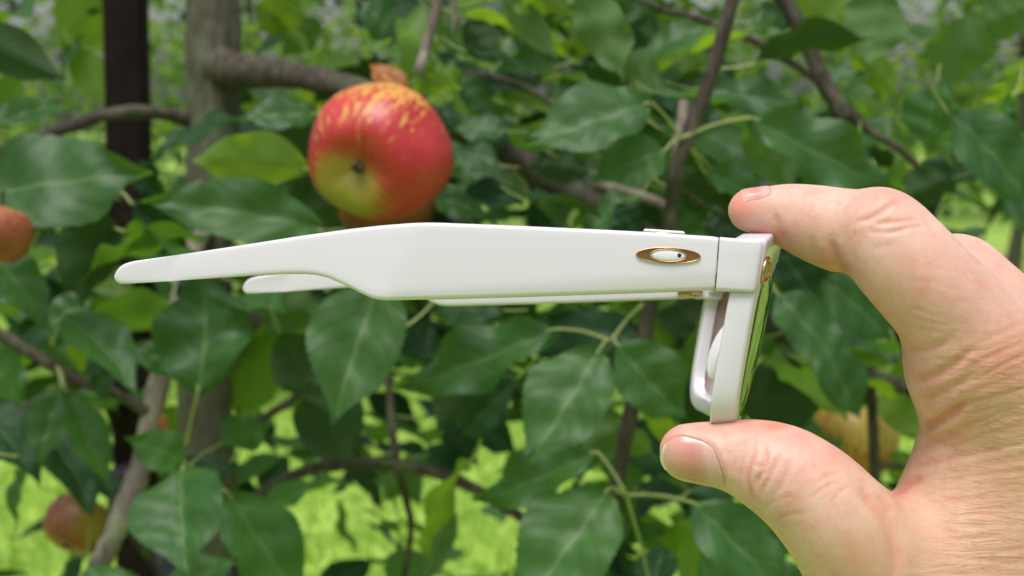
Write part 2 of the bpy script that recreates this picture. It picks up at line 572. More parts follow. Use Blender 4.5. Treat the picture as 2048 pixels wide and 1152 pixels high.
BR = [
    ([(420, 128, 84, 1.25), (455, 138, 78, 1.23), (500, 143, 66, 1.20), (600, 152, 56, 1.16), (720, 183, 54, 1.13), (860, 232, 54, 1.12), (1000, 297, 56, 1.12), (1120, 372, 54, 1.12), (1240, 440, 52, 1.13), (1400, 540, 44, 1.15), (1600, 690, 36, 1.2), (1840, 785, 28, 1.25), (2080, 850, 22, 1.3)], M_BRANCH),
    ([(395, 248, 46, 1.25), (372, 238, 34, 1.24), (330, 227, 29, 1.23), (270, 224, 27, 1.21), (200, 233, 26, 1.19), (130, 256, 26, 1.17), (0, 297, 22, 1.14), (-150, 340, 18, 1.1)], M_BRANCH),
    ([(428, 420, 40, 1.25), (395, 480, 42, 1.22), (372, 560, 42, 1.20), (345, 660, 42, 1.18), (310, 800, 46, 1.16), (285, 920, 46, 1.14), (255, 1010, 50, 1.12), (230, 1065, 44, 1.11), (190, 1150, 42, 1.1), (100, 1330, 34, 1.08)], M_OLDWOOD),
    ([(1480, -40, 28, .92), (1465, 0, 29, .92), (1440, 90, 29, .92), (1408, 190, 30, .92), (1372, 280, 30, .92), (1350, 350, 30, .92), (1338, 450, 30, .93), (1300, 620, 32, .95), (1268, 790, 32, .96), (1236, 960, 28, .97), (1215, 1100, 20, .98)], M_BRANCH),
    ([(1368, 205, 20, .97), (1362, 260, 24, .96), (1352, 330, 25, .95), (1342, 400, 22, .95)], M_OLDWOOD),
    ([(1545, -40, 38, 1.1), (1580, 20, 36, 1.1), (1620, 100, 34, 1.1), (1655, 180, 36, 1.1), (1690, 222, 30, 1.1), (1740, 262, 18, 1.1), (1800, 300, 15, 1.1), (1838, 335, 14, 1.1)], M_BRANCH),
    ([(1655, 175, 30, 1.1), (1672, 210, 32, 1.1), (1690, 238, 34, 1.1)], M_BRANCH),
    ([(1255, -10, 12, 1.2), (1330, 20, 13, 1.2), (1440, 50, 15, 1.18), (1540, 100, 17, 1.15), (1640, 165, 16, 1.12), (1690, 215, 14, 1.1)], M_BRANCH),
    ([(885, -40, 22, .97), (870, 30, 21, .97), (850, 100, 22, .97), (838, 150, 22, .97), (845, 215, 26, 1.05), (860, 235, 30, 1.12)], M_OLDWOOD),
    ([(900, 150, 12, 1.08), (960, 148, 14, 1.07), (1040, 172, 14, 1.06), (1100, 205, 13, 1.05), (1170, 270, 11, 1.05), (1240, 330, 11, 1.06)], M_BRANCH),
    ([(-40, 650, 28, 1.12), (0, 670, 27, 1.12), (90, 722, 26, 1.12), (165, 765, 24, 1.13), (230, 785, 20, 1.14), (290, 822, 22, 1.15), (305, 830, 20, 1.16)], M_BRANCH),
    ([(-40, 880, 28, 1.15), (30, 835, 27, 1.15), (90, 795, 25, 1.14), (160, 768, 22, 1.13)], M_BRANCH),
    ([(430, 1080, 26, 1.25), (480, 1025, 24, 1.27), (540, 975, 24, 1.28), (620, 940, 25, 1.28), (720, 927, 25, 1.27), (830, 935, 26, 1.25), (930, 968, 24, 1.23), (1050, 1040, 20, 1.2), (1130, 1110, 15, 1.2)], M_BRANCH),
    ([(770, 700, 13, 1.35), (780, 800, 15, 1.33), (790, 900, 18, 1.28), (812, 1000, 15, 1.28), (822, 1060, 14, 1.28), (800, 1200, 12, 1.3)], M_BRANCH),
    ([(430, 900, 26, 1.25), (500, 855, 20, 1.22), (560, 815, 17, 1.2), (620, 775, 15, 1.18)], M_BRANCH),
    ([(1735, 640, 18, 1.2), (1740, 720, 20, 1.2), (1746, 850, 22, 1.2), (1752, 1000, 22, 1.2), (1750, 1200, 20, 1.22)], M_BRANCH),
    ([(1748, 925, 14, 1.2), (1800, 932, 12, 1.22), (1900, 928, 10, 1.25)], M_BRANCH),
    ([(1190, 372, 24, 1.15), (1260, 385, 22, 1.13), (1335, 412, 18, 1.05), (1340, 420, 14, .95)], M_OLDWOOD),
    ([(1345, 370, 9, .95), (1385, 395, 10, .98), (1440, 432, 9, 1.02), (1500, 470, 8, 1.05)], M_BRANCH),
    ([(905, -20, 12, 1.0), (910, 40, 13, 1.0), (905, 65, 6, 1.0)], M_OLDWOOD),
    ([(470, 640, 60, 1.24), (490, 645, 50, 1.2), (505, 640, 40, 1.18)], M_BRANCH),
]
for i, (pp, mt) in enumerate(BR):
    branch(pp, mt, seed=i + 3, knob=0.06 if mt is M_OLDWOOD else 0.045)


def add_leaf(bu, bv, tu, tv, w, d, td=0.0, roll=20, under=False, kind='n', shape=None, node=None, petw=7.0, flip=False):
    B, T = P(bu, bv, d), P(tu, tv, d + td)
    cr = max(0.35, math.cos(R(roll)))
    Mx = leaf_matrix(B, T, w * d / FPX / cr, R(roll), under)
    if flip:
        Mx = Mx @ Matrix.Diagonal((1, -1, 1, 1))
    sh = rng.randrange(len(SHAPES)) if shape is None else shape
    o = bpy.data.objects.new('leaf', (LEAVES if node is not None else STALKED)[kind][sh])
    o.matrix_world = Mx
    link(o, tree)
    o.matrix_world = Mx
    if node is not None:
        Nn = P(*node)
        midp = (B + Nn) / 2 + UP * 0.002
        rows = catmull([[*Nn, petw * 0.6 * d / FPX], [*midp, petw * 0.42 * d / FPX], [*B, petw * 0.4 * d / FPX], [*(B + (T - B) * 0.06), petw * 0.3 * d / FPX]], 4)
        v_, f_ = tube_data(rows[:, :3], rows[:, 3], 6, 0)
        pe = mesh_obj('petiole', v_, f_, M_PETIOLE)
        pe.parent = o
        pe.matrix_parent_inverse = Mx.inverted()
    return o


N1, N2, N3, N4 = (1362, 276, .915), (1222, 682, .925), (1253, 990, .93), (368, 942, 1.03)
H = [
    # (base u,v)  (tip u,v) width depth  tip-depth roll under kind shape node
    # upper left
    (655, 462, 283, 393, 118, .93, -.02, 22, False, 'n', 0, (700, 470, 1.0)),
    (618, 338, 373, 318, 112, .95, -.03, 15, True, 'y', 1, (660, 350, 1.05)),
    (-45, 395, 262, 318, 165, .98, -.04, 34, False, 'n', 3, None),
    (-90, 60, 130, 158, 92, 1.0, .02, 15, True, 'o', 2, None),
    (250, -30, 108, 95, 130, 1.58, .0, 20, True, 'y', 0, None),
    (150, 95, 224, 212, 74, 1.56, 0, 10, True, 'y', 1, None),
    (-10, 248, 133, 196, 56, 1.02, .03, 35, False, 'n', 2, None),
    (632, 228, 478, 226, 62, 1.02, -.02, 40, False, 'n', 0, (680, 215, 1.12)),
    (195, 415, 162, 595, 120, 1.02, .03, 5, True, 'o', 3, (230, 380, 1.1)),
    (262, 405, 390, 505, 84, 1.05, .03, 15, False, 'o', 4, (230, 380, 1.1)),
    (-30, 500, 96, 640, 92, 1.0, -.02, 28, False, 'n', 1, None),
    (548, 255, 650, 345, 92, 1.08, .05, 10, True, 'o', 0, None),
    (690, 400, 585, 445, 90, 1.02, .06, 10, True, 'o', 2, None),
    (585, 340, 655, 440, 80, 1.05, .03, 10, True, 'o', 5, None),
    (255, 330, 335, 395, 60, 1.08, .03, 30, False, 'o', 0, None),
    (60, 500, -40, 620, 80, 1.15, .03, 30, False, 'o', 0, None),
    # lower left
    (92, 655, 190, 592, 56, 1.06, .0, 40, False, 'n', 2, (105, 690, 1.1)),
    (125, 636, 275, 760, 92, 1.0, -.04, 35, False, 'n', 4, (105, 690, 1.08)),
    (395, 788, 398, 530, 178, 1.0, .02, 18, False, 'n', 5, (372, 890, 1.03)),
    (268, 690, 372, 745, 62, 1.02, .0, 25, False, 'n', 0, None),
    (122, 772, 72, 928, 86, 1.03, -.02, 15, False, 'n', 2, (115, 735, 1.1)),
    (130, 775, 226, 970, 74, 1.02, -.02, 22, False, 'n', 0, (118, 738, 1.1)),
    (245, 740, 165, 790, 62, 1.1, .03, 25, False, 'o', 1, None),
    (372, 925, 270, 872, 78, 1.0, -.03, 28, False, 'n', 3, N4),
    (440, 888, 545, 845, 74, 1.05, .02, 25, False, 'n', 1, N4),
    (366, 935, 368, 1140, 168, .98, -.05, 25, False, 'n', 2, N4),
    (455, 985, 625, 1215, 140, 1.03, .0, 22, False, 'n', 0, N4),
    (-40, 690, 62, 805, 82, 1.08, .0, 28, False, 'n', 1, None),
    (330, 1190, 470, 1110, 80, 1.0, .0, 40, False, 'n', 0, None),
    (150, 1180, 270, 1140, 60, 1.0, .0, 40, False, 'n', 3, None),
    (560, 665, 648, 812, 115, 1.08, .02, 8, True, 'o', 1, None),
    (620, 770, 705, 915, 135, 1.10, .03, 6, True, 'o', 3, None),
    (500, 575, 660, 640, 120, 1.2, .02, 5, True, 'n', 2, None),
    (520, 640, 470, 830, 130, 1.25, .02, 12, True, 'y', 0, None),
    (600, 640, 520, 760, 110, 1.3, .02, 25, True, 'y', 3, None),
    (350, 590, 455, 560, 70, 1.12, .02, 30, False, 'o', 0, None),
    (230, 1000, 180, 930, 50, 1.2, .02, 30, False, 'o', 2, None),
    # centre, below the glasses
    (765, 555, 665, 842, 172, .90, -.03, 16, False, 'n', 2, (800, 500, .95)),
    (1112, 658, 783, 775, 112, .93, .03, 30, False, 'n', 5, N2),
    (1200, 698, 1045, 920, 158, .89, -.03, 20, False, 'n', 0, N2),
    (1233, 688, 1382, 835, 126, .91, .0, 20, False, 'n', 4, N2),
    (1290, 605, 1360, 540, 70, .98, .05, 25, True, 'n', 1, N2),
    (1035, 755, 905, 872, 90, 1.0, .03, 30, False, 'o', 4, None),
    (960, 700, 868, 850, 105, 1.05, .02, 12, True, 'o', 1, None),
    (1195, 905, 940, 1000, 100, .94, .03, 28, False, 'n', 5, N3),
    (1218, 978, 1025, 1215, 182, .88, -.03, 20, False, 'n', 0, N3),
    (1215, 990, 1290, 1090, 90, 1.0, .05, 20, False, 'o', 3, N3),
    (1385, 1005, 1610, 1200, 132, .93, .0, 26, False, 'n', 1, N3),
    (1305, 1185, 1330, 1085, 80, .97, .02, 20, False, 'o', 2, N3),
    (1250, 845, 1100, 925, 100, 1.05, .02, 8, True, 'n', 2, None),
    (1010, 620, 860, 610, 70, 1.0, .02, 30, False, 'o', 0, None),
    (1280, 690, 1090, 620, 85, 1.05, .02, 25, False, 'o', 3, None),
    (1400, 690, 1440, 840, 80, 1.1, .0, 20, False, 'o', 1, None),
    (1330, 560, 1420, 680, 110, 1.15, .0, 8, True, 'o', 0, None),
    (860, 640, 780, 700, 70, 1.1, .0, 20, False, 'o', 4, None),
    (1300, 905, 1240, 860, 50, 1.1, .0, 20, True, 'y', 4, None),
    (900, 1000, 850, 1170, 60, 1.3, .0, 5, True, 'n', 4, None),
    (770, 1000, 860, 900, 60, 1.3, .0, 15, True, 'n', 1, None),
    # right, inside the grip and below
    (1553, 585, 1700, 725, 100, .98, -.02, 30, False, 'n', 1, (1500, 520, 1.0)),
    (1636, 690, 1725, 838, 92, 1.06, .0, 26, False, 'n', 2, None),
    (1480, 800, 1650, 800, 165, 1.15, .0, 6, True, 'o', 3, None),
    (1556, 495, 1650, 610, 96, 1.06, .0, 18, False, 'o', 0, None),
    (1640, 560, 1790, 680, 110, 1.08, .0, 28, False, 'n', 0, None),
    (1800, 720, 1880, 900, 150, 1.25, .0, 10, True, 'y', 3, None),
    (1790, 900, 1830, 980, 60, 1.22, .0, 10, True, 'y', 0, None),
    (1480, 1090, 1390, 1180, 70, 1.1, .0, 40, False, 'n', 0, None),
    (1500, 640, 1560, 720, 70, 1.2, .0, 10, True, 'n', 0, None),
    # upper centre and right
    (1302, 206, 1045, 272, 122, .90, -.02, 36, False, 'n', 0, N1),
    (1333, 298, 1183, 345, 96, .91, -.02, 28, False, 'n', 1, N1),
    (1500, 236, 1812, 378, 120, .93, .02, 30, False, 'n', 5, N1),
    (1500, 235, 1585, 385, 98, .98, .02, 8, True, 'n', 2, N1),
    (1410, 345, 1530, 385, 60, .95, .02, 30, False, 'n', 3, N1),
    (1460, 385, 1540, 470, 80, 1.0, .02, 20, False, 'o', 0, N1),
    (1600, 250, 1690, 390, 100, 1.05, .0, 14, True, 'n', 3, None),
    (1155, -25, 1253, 165, 98, .98, .0, 5, True, 'n', 5, None),
    (1005, -5, 1115, 118, 58, 1.0, .0, 15, True, 'n', 0, None),
    (1875, 162, 1850, 300, 90, 1.1, .0, 35, False, 'n', 2, (1880, 130, 1.1)),
    (1895, 225, 2080, 410, 118, 1.0, .0, 38, False, 'n', 0, None),
    (1990, 105, 1822, 100, 120, 1.12, .0, 14, True, 'n', 3, None),
    (1775, -30, 1735, 135, 120, 1.1, .0, 15, True, 'n', 1, None),
    (1590, -30, 1695, 108, 105, 1.15, .0, 20, True, 'y', 0, None),
    (2080, 170, 1935, 198, 40, 1.1, .0, 50, True, 'y', 1, None),
    (1500, 45, 1618, 35, 55, 1.12, .0, 55, False, 'n', 2, None),
    (1400, 178, 1625, 205, 60, 1.0, .0, 40, False, 'n', 5, None),
    (1410, 62, 1278, 105, 48, 1.1, .0, 55, False, 'n', 0, None),
    (915, 178, 803, 162, 42, .99, -.03, 20, True, 'y', 1, (930, 190, 1.08)),
    (905, 150, 995, 225, 62, 1.05, .0, 35, False, 'n', 0, None),
    (725, 5, 800, 70, 70, 1.15, .0, 40, False, 'n', 3, None),
    (860, 20, 950, 110, 60, 1.15, .0, 30, True, 'n', 1, None),
    (1905, 355, 1775, 400, 78, 1.05, .0, 18, True, 'o', 4, None),
    (1840, 325, 1915, 385, 62, 1.08, .0, 25, False, 'o', 0, None),
    (1180, 345, 1050, 330, 60, 1.08, .0, 10, True, 'o', 0, None),
    (1060, 390, 905, 330, 90, 1.15, .0, 35, False, 'n', 1, None),
    (870, 400, 980, 430, 70, 1.1, .0, 35, False, 'n', 4, None),
    (1230, 410, 1290, 470, 60, 1.05, .0, 20, False, 'o', 0, None),
    (1140, 30, 1040, -30, 70, 1.15, .0, 20, True, 'y', 0, None),
    (1245, 105, 1330, 180, 70, 1.1, .0, 20, True, 'n', 3, None),
    (930, 40, 1000, 130, 70, 1.1, .0, 10, True, 'o', 2, None),
    (1110, 130, 990, 130, 50, 1.12, .0, 45, False, 'n', 2, None),
    (970, 270, 1040, 300, 50, 1.12, .0, 45, False, 'n', 2, None),
    (1700, 110, 1800, 190, 60, 1.2, .0, 30, True, 'y', 2, None),
    (1790, 240, 1700, 300, 50, 1.15, .0, 35, False, 'n', 0, None),
    (1960, 60, 2060, 10, 90, 1.25, .0, 20, True, 'n', 2, None),
    (1015, 262, 898, 244, 52, 1.0, .0, 40, False, 'n', 1, None),
    (1000, 330, 890, 292, 58, 1.04, .0, 35, False, 'n', 3, None),
    (930, 380, 1050, 402, 56, 1.05, .0, 35, False, 'o', 2, None),
    (1090, 300, 1010, 250, 50, 1.03, .0, 30, True, 'n', 0, None),
    (640, 40, 560, 110, 70, 1.4, .0, 25, True, 'n', 2, None),
    (520, 60, 600, -10, 80, 1.35, .0, 25, True, 'y', 3, None),
]
for h in H:
    bu, bv, tu, tv, w, d, td, roll, un, kd, sh, nd = h
    add_leaf(bu, bv, tu, tv, w, d, td, roll, un, kd, sh, nd, flip=rng.random() < 0.5)
add_leaf(812, 192, 740, 122, 52, 1.0, .01, 25, False, 'd', 2, (815, 200, 1.0))['label'] = 'curled orange dry leaf above the apple'
add_leaf(332, 880, 322, 820, 18, 1.12, .0, 10, False, 'd', 4)['label'] = 'small orange dry leaf beside the trunk'


# filler leaves deeper in the crown, on real twigs of the same tree
def dens(u, v):
    if 200 < u < 480 and v < 330:
        return 0.015
    if v > 900 and u < 280:
        return 0.03
    if v > 930 and (u < 260 or 480 < u < 1010 or 1400 < u < 1760):
        return 0.16
    if v > 800:
        return 0.5
    if 1830 < u and 385 < v < 600:
        return 0.03
    if u < 330 and 130 < v < 420:
        return 0.12
    if 560 < v < 800:
        return 0.65
    if v < 200 and u < 700:
        return 0.2
    if v < 340 and u > 1380:
        return 0.15
    return 0.9


def rand_leaf(dmin, dmax):
    while True:
        u, v = rng.uniform(-120, 2170), rng.uniform(-160, 1300)
        if rng.random() < dens(u, v):
            break
    d = rng.uniform(dmin, dmax)
    L = rng.uniform(.045, .092)
    a = rng.uniform(-0.9, 0.9) + (0 if rng.random() < .5 else math.pi)
    up_tilt = rng.gauss(-0.25, 0.45)
    B = P(u, v, d)
    ax = (RT * math.cos(a) * math.cos(up_tilt) + Vector((0, 1, 0)) * math.sin(a) * math.cos(up_tilt) + Vector((0, 0, 1)) * math.sin(up_tilt)).normalized()
    n = Vector((rng.gauss(0, .45), rng.gauss(-.25, .5), 1.0))
    n = (n - ax * n.dot(ax)).normalized()
    y = n.cross(ax)
    W = L * rng.uniform(.78, 1.12)
    M = Matrix((ax * L, y * W, n * L)).transposed().to_4x4()
    M.translation = B
    return M


n_obj = 300 - sum(1 for o in tree.children if o.name.startswith('leaf')) 
for i in range(max(0, n_obj)):
    M = rand_leaf(1.0, 1.42)
    o = bpy.data.objects.new('leaf', STALKED[rng.choices('nyo', (5, 2.0, 4))[0]][rng.randrange(6)])
    o.matrix_world = M
    link(o, tree)
    o.matrix_world = M


def joined_leaves(name, mats_list, mats, parent):
    """many small leaves as one mesh (mats_list: (matrix, low-mesh index, material index))"""
    vs, fs, uvs, mi = [], [], [], []
    base = [(np.array([v.co[:] for v in m.vertices]), [tuple(p.vertices) for p in m.polygons]) for m in LOW]
    uvb = []
    for m in LOW:
        a = np.zeros((len(m.vertices), 2))
        for l, d in zip(m.loops, m.uv_layers[0].data):
            a[l.vertex_index] = d.uv[:]
        uvb.append(a)
    off = 0
    for M, k, mt in mats_list:
        A = np.array(M)
        vs.append(base[k][0] @ A[:3, :3].T + A[:3, 3])
        fs += [tuple(i + off for i in f) for f in base[k][1]]
        uvs.append(uvb[k])
        mi += [mt] * len(base[k][1])
        off += len(base[k][0])
    o = mesh_obj(name, np.concatenate(vs), fs, mats, None, True, np.concatenate(uvs))
    o.data.polygons.foreach_set('material_index', mi)
    if parent is not None:
        o.parent = parent
        o.matrix_parent_inverse = parent.matrix_world.inverted()
    return o


rest = [(rand_leaf(1.35, 2.0), rng.randrange(4), rng.choices((0, 1, 2), (4, 2.0, 5))[0]) for _ in range(900)]  # many shade-coloured leaves darken the gaps
for _ in range(620):                    # unseen crown leaves out of view above, added to shade those below
    M = rand_leaf(0.95, 2.1)
    d = rng.uniform(1.22, 2.3)
    M.translation = P(rng.uniform(-500, 2600), 0, d) + Vector((0, 0, 0.10 + rng.random() ** 1.3 * 0.75))
    M.translation.z = max(M.translation.z, CAM_H + 0.075 * d + 0.06)
    rest.append((M, rng.randrange(4), rng.choices((0, 1, 2), (5, 1.5, 2.5))[0]))
for _ in range(70):                     # level leaves lower down that catch the sky
    M = rand_leaf(1.4, 2.4)
    d = rng.uniform(1.35, 2.4)
    ax = Vector((rng.gauss(0, 1), rng.gauss(0, 1), rng.gauss(-.08, .08))).normalized()
    n = Vector((rng.gauss(0, .12), rng.gauss(0.05, .12), 1.0))
    n = (n - ax * n.dot(ax)).normalized()
    L = rng.uniform(.06, .10)
    M = Matrix((ax * L, n.cross(ax) * L * 1.15, n * L)).transposed().to_4x4()
    M.translation = P(rng.uniform(-50, 1800), rng.uniform(560, 1180), d)
    rest.append((M, rng.randrange(4), 0))
tag(joined_leaves('foliage', rest, [M_LEAF, M_LEAF_BACKLIT, M_LEAF_SHADED], tree), kind='stuff')

# ================================================================== STAKE AND TIE
sp = P(264, 576, 1.42)
bm = bmesh.new()
bmesh.ops.create_cube(bm, size=1.0)
for v in bm.verts:
    v.co = Vector((v.co.x * .0325, v.co.y * .0325, (v.co.z + .5) * 2.3 - 0.05))
bmesh.ops.bevel(bm, geom=list(bm.edges), offset=0.0025, segments=2, affect='EDGES')
for v in bm.verts:
    v.co.x += 0.0006 * math.sin(v.co.z * 9)
me = bpy.data.meshes.new('tree_stake')
bm.to_mesh(me)
bm.free()
me.materials.append(M_STAKE)
stake = link(bpy.data.objects.new('tree_stake', me))
stake.location = (sp.x, sp.y, 0)
tag(stake, 'dark brown square wooden stake standing beside the grey apple trunk', 'stake')

rows = [[*P(u, v, d)] for u, v, d in [(262, 955, 1.40), (215, 975, 1.39), (235, 1010, 1.375), (290, 1085, 1.36), (330, 1150, 1.35), (400, 1180, 1.27), (460, 1170, 1.23), (480, 1130, 1.28), (400, 1090, 1.36), (330, 1010, 1.44), (285, 960, 1.45), (262, 955, 1.40)]]
cv = catmull(rows, 5)
rings = []
for i, p in enumerate(cv):
    p = Vector(p)
    rings.append([p + UP * 0.013, p + UP * 0.013 + FW * 0.003, p - UP * 0.013 + FW * 0.003, p - UP * 0.013])
v_, f_ = loft(rings)
tie = fix_normals(mesh_obj('tree_tie', v_, f_, M_RUBBER))
tag(tie, 'black rubber tie looped round the stake and the apple trunk', 'tree tie')


# ================================================================== APPLES
def apple_material(name, red, yel, green, greenward, redness=0.5, streak=1.0, upward=(0.15, 0.3, 0.9)):
    """skin pigment: red blush with yellow streaks, green around the eye; object space, +Z is the stem"""
    m = N(name)
    oc = m.obj()
    nrm = m.n('VectorMath', operation='NORMALIZE')
    m.set(nrm.inputs[0], oc)
    d = nrm.outputs[0]
    sx = m.n('SeparateXYZ')
    m.set(sx.inputs[0], d)
    ang = m.math('ARCTAN2', sx.outputs[1], sx.outputs[0])
    cmb = m.n('CombineXYZ')
    m.set(cmb.inputs[0], m.math('MULTIPLY', m.math('COSINE', ang), 2.2))
    m.set(cmb.inputs[1], m.math('MULTIPLY', m.math('SINE', ang), 2.2))
    m.set(cmb.inputs[2], m.math('MULTIPLY', sx.outputs[2], 0.75))
    st = m.noise(cmb.outputs[0], 5.2, 5, 0.68, 0.5)
    big = m.noise(d, 1.5, 3, 0.55)
    dot = m.n('VectorMath', operation='DOT_PRODUCT')
    m.set(dot.inputs[0], d)
    gv = Vector(greenward).normalized()
    dot.inputs[1].default_value = gv
    g = m.math('ADD', dot.outputs['Value'], m.math('MULTIPLY', m.math('SUBTRACT', st, 0.5), 0.75))
    gm = m.smooth(g, 0.68, 0.98)
    dot2 = m.n('VectorMath', operation='DOT_PRODUCT')
    m.set(dot2.inputs[0], d)
    dot2.inputs[1].default_value = Vector(upward).normalized()
    # yellow streaks grow stronger towards the stem shoulder
    ym = m.math('ADD', m.math('MULTIPLY', st, 1.0), m.math('MULTIPLY', dot2.outputs['Value'], 0.235 * streak))
    ym = m.math('ADD', ym, m.math('MULTIPLY', m.math('SUBTRACT', big, 0.5), 0.3))
    ym = m.smooth(ym, 0.60 + 0.1 * redness, 0.71 + 0.1 * redness)
    c = m.mix(m.smooth(big, 0.3, 0.7), col(*red), col(red[0] * 0.72, red[1] * 0.45, red[2] * 0.5))
    c = m.mix(ym, c, col(*yel))
    c = m.mix(gm, c, m.mix(m.smooth(st, 0.4, 0.65), col(*green), col(green[0] * 1.35, green[1] * 1.05, green[2])))
    vo = m.n('TexVoronoi')
    m.set(vo.inputs['Vector'], d)
    vo.inputs['Scale'].default_value = 11.0
    dots = m.smooth(vo.outputs['Distance'], 0.05, 0.11, 1.0, 0.0)
    c = m.mix(m.math('MULTIPLY', dots, 0.7), c, col(0.72, 0.48, 0.30))
    fine = m.noise(d, 60, 3)
    m.p(Base_Color=c, Roughness=m.math('MULTIPLY_ADD', fine, 0.15, 0.30), Normal=m.bump(fine, 0.06, 0.01), Subsurface_Weight=0.12, Subsurface_Scale=0.004)
    m.b.inputs['Subsurface Radius'].default_value = (1.0, 0.5, 0.2)
    return m.m


m = N('dried_calyx')
m.p(Base_Color=col(0.075, 0.065, 0.022), Roughness=0.9)
M_CALYX = m.m


def apple(center, rad, axis_stem, matf, label, spin=0.0, seed=0, stem=True):
    """apple about +Z; stem cavity at the top, eye basin with ribs below"""
    rr = random.Random(seed)
    root = empty('apple', center)
    zax = Vector(axis_stem).normalized()
    q = zax.to_track_quat('Z', 'Y') @ Quaternion((0, 0, 1), spin)
    side_ = q.inverted() @ RT
    p0 = math.atan2(side_.y, side_.x)
    nu, nv = 40, 56
    vs, fs = [], []
    for i in range(nu + 1):
        t = i / nu                      # 0 eye -> 1 stem
        a = math.pi * t
        r = math.sin(a) ** 0.92
        z = -math.cos(a) * 0.93
        r *= 1 + 0.10 * (t - 0.45) * 1.4
        be = math.exp(-(t / 0.135) ** 2)
        bs = math.exp(-((1 - t) / 0.12) ** 2)
        z += 0.33 * be - 0.36 * bs
        for k in range(nv):
            p = 2 * math.pi * k / nv
            lob = 1 + 0.018 * math.cos(5 * p + 0.4) * (1 + 3 * math.exp(-(t / 0.25) ** 2)) + 0.036 * math.cos(2 * (p - p0)) + 0.018 * math.cos(3 * p + 2 * seed)
            vs.append((r * lob * math.cos(p), r * lob * math.sin(p), z + 0.02 * math.cos(p + seed)))
    for i in range(nu):
        for k in range(nv):
            k2 = (k + 1) % nv
            fs.append((i * nv + k, i * nv + k2, (i + 1) * nv + k2, (i + 1) * nv + k))
    root.matrix_world = Matrix.Translation(center) @ q.to_matrix().to_4x4() @ Matrix.Scale(rad, 4)
    o = mesh_obj('fruit', vs, fs, matf(q.inverted()))
    o.parent = root
    # dried flower remains in the eye
    cv, cf = [], []
    for k in range(5):
        a = 2 * math.pi * k / 5 + 0.3
        b0 = len(cv)
        for rr_, zz, w in ((0.02, -0.62, .05), (0.085, -0.69, .045), (0.06, -0.80, .01)):
            cx, cy = rr_ * math.cos(a), rr_ * math.sin(a)
            cv += [(cx - math.sin(a) * w, cy + math.cos(a) * w, zz), (cx + math.sin(a) * w, cy - math.cos(a) * w, zz)]
        cf += [(b0, b0 + 1, b0 + 3, b0 + 2), (b0 + 2, b0 + 3, b0 + 5, b0 + 4)]
    e = mesh_obj('dried_eye', cv, cf, M_CALYX)
    e.parent = root
    if stem:
        pts = [(0, 0, .50), (.01, 0, .72), (.05, .02, .95), (.12, .05, 1.2)]
        sv, sf = tube_data(catmull(pts, 3), [.035] * 7 + [.04, .045, .06], 7)
        s = mesh_obj('stem', sv, sf, M_BRANCH)
        s.parent = root
    tag(root, label, 'apple', 'apples hanging in the tree')
    return root


A_RED = (0.47, 0.030, 0.032)
A_YEL = (0.58, 0.29, 0.055)
A_GRN = (0.20, 0.205, 0.022)
stem_dir = -(RT * -0.33 - UP * 0.36 - FW * 0.86)
GREEN_W = RT * -0.50 - UP * 0.66 - FW * 0.56
M_AP1 = lambda q: apple_material('apple_skin', A_RED, A_YEL, A_GRN, q @ GREEN_W, upward=q @ (UP * 0.9 - FW * 0.2))
main_apple = apple(P(757, 306, .885), 0.0373, stem_dir, M_AP1, 'large red apple streaked with yellow, hanging just above the white glasses', spin=2.2, seed=1)
M_AP2 = lambda q: apple_material('russet_apple_skin', (0.22, 0.075, 0.020), (0.27, 0.15, 0.03), (0.22, 0.19, 0.02), q @ Vector((0.70, -0.65, 0.25)), redness=-0.2)
apple(P(156, 1050, 1.55), 0.0312, (0.35, 0.55, .75), M_AP2, 'dull orange brown apple hanging low beside the dark stake', spin=1.0, seed=2)
M_AP3 = lambda q: apple_material('orange_apple_skin', (0.30, 0.085, 0.035), (0.36, 0.21, 0.07), (0.30, 0.22, 0.05), (0.5, -0.5, 0.6), redness=0.0)
apple(P(-12, 466, .93), 0.0200, (0.3, 0.2, 1), M_AP3, 'orange apple cut off by the left edge of the picture', spin=.4, seed=3)
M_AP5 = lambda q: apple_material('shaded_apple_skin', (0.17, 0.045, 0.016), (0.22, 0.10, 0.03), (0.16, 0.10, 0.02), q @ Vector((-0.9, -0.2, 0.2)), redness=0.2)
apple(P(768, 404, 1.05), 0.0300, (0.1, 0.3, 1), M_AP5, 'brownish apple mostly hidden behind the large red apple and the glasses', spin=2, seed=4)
M_AP4 = lambda q: apple_material('yellow_apple_skin', (0.40, 0.13, 0.03), (0.48, 0.33, 0.06), (0.44, 0.34, 0.06), q @ Vector((0.3, -0.8, 0.5)), redness=-1.2)
apple(P(1706, 880, 1.30), 0.0335, (0.2, 0.1, 1), M_AP4, 'yellow apple with red flush seen between thumb and fingers', spin=1.3, seed=5)


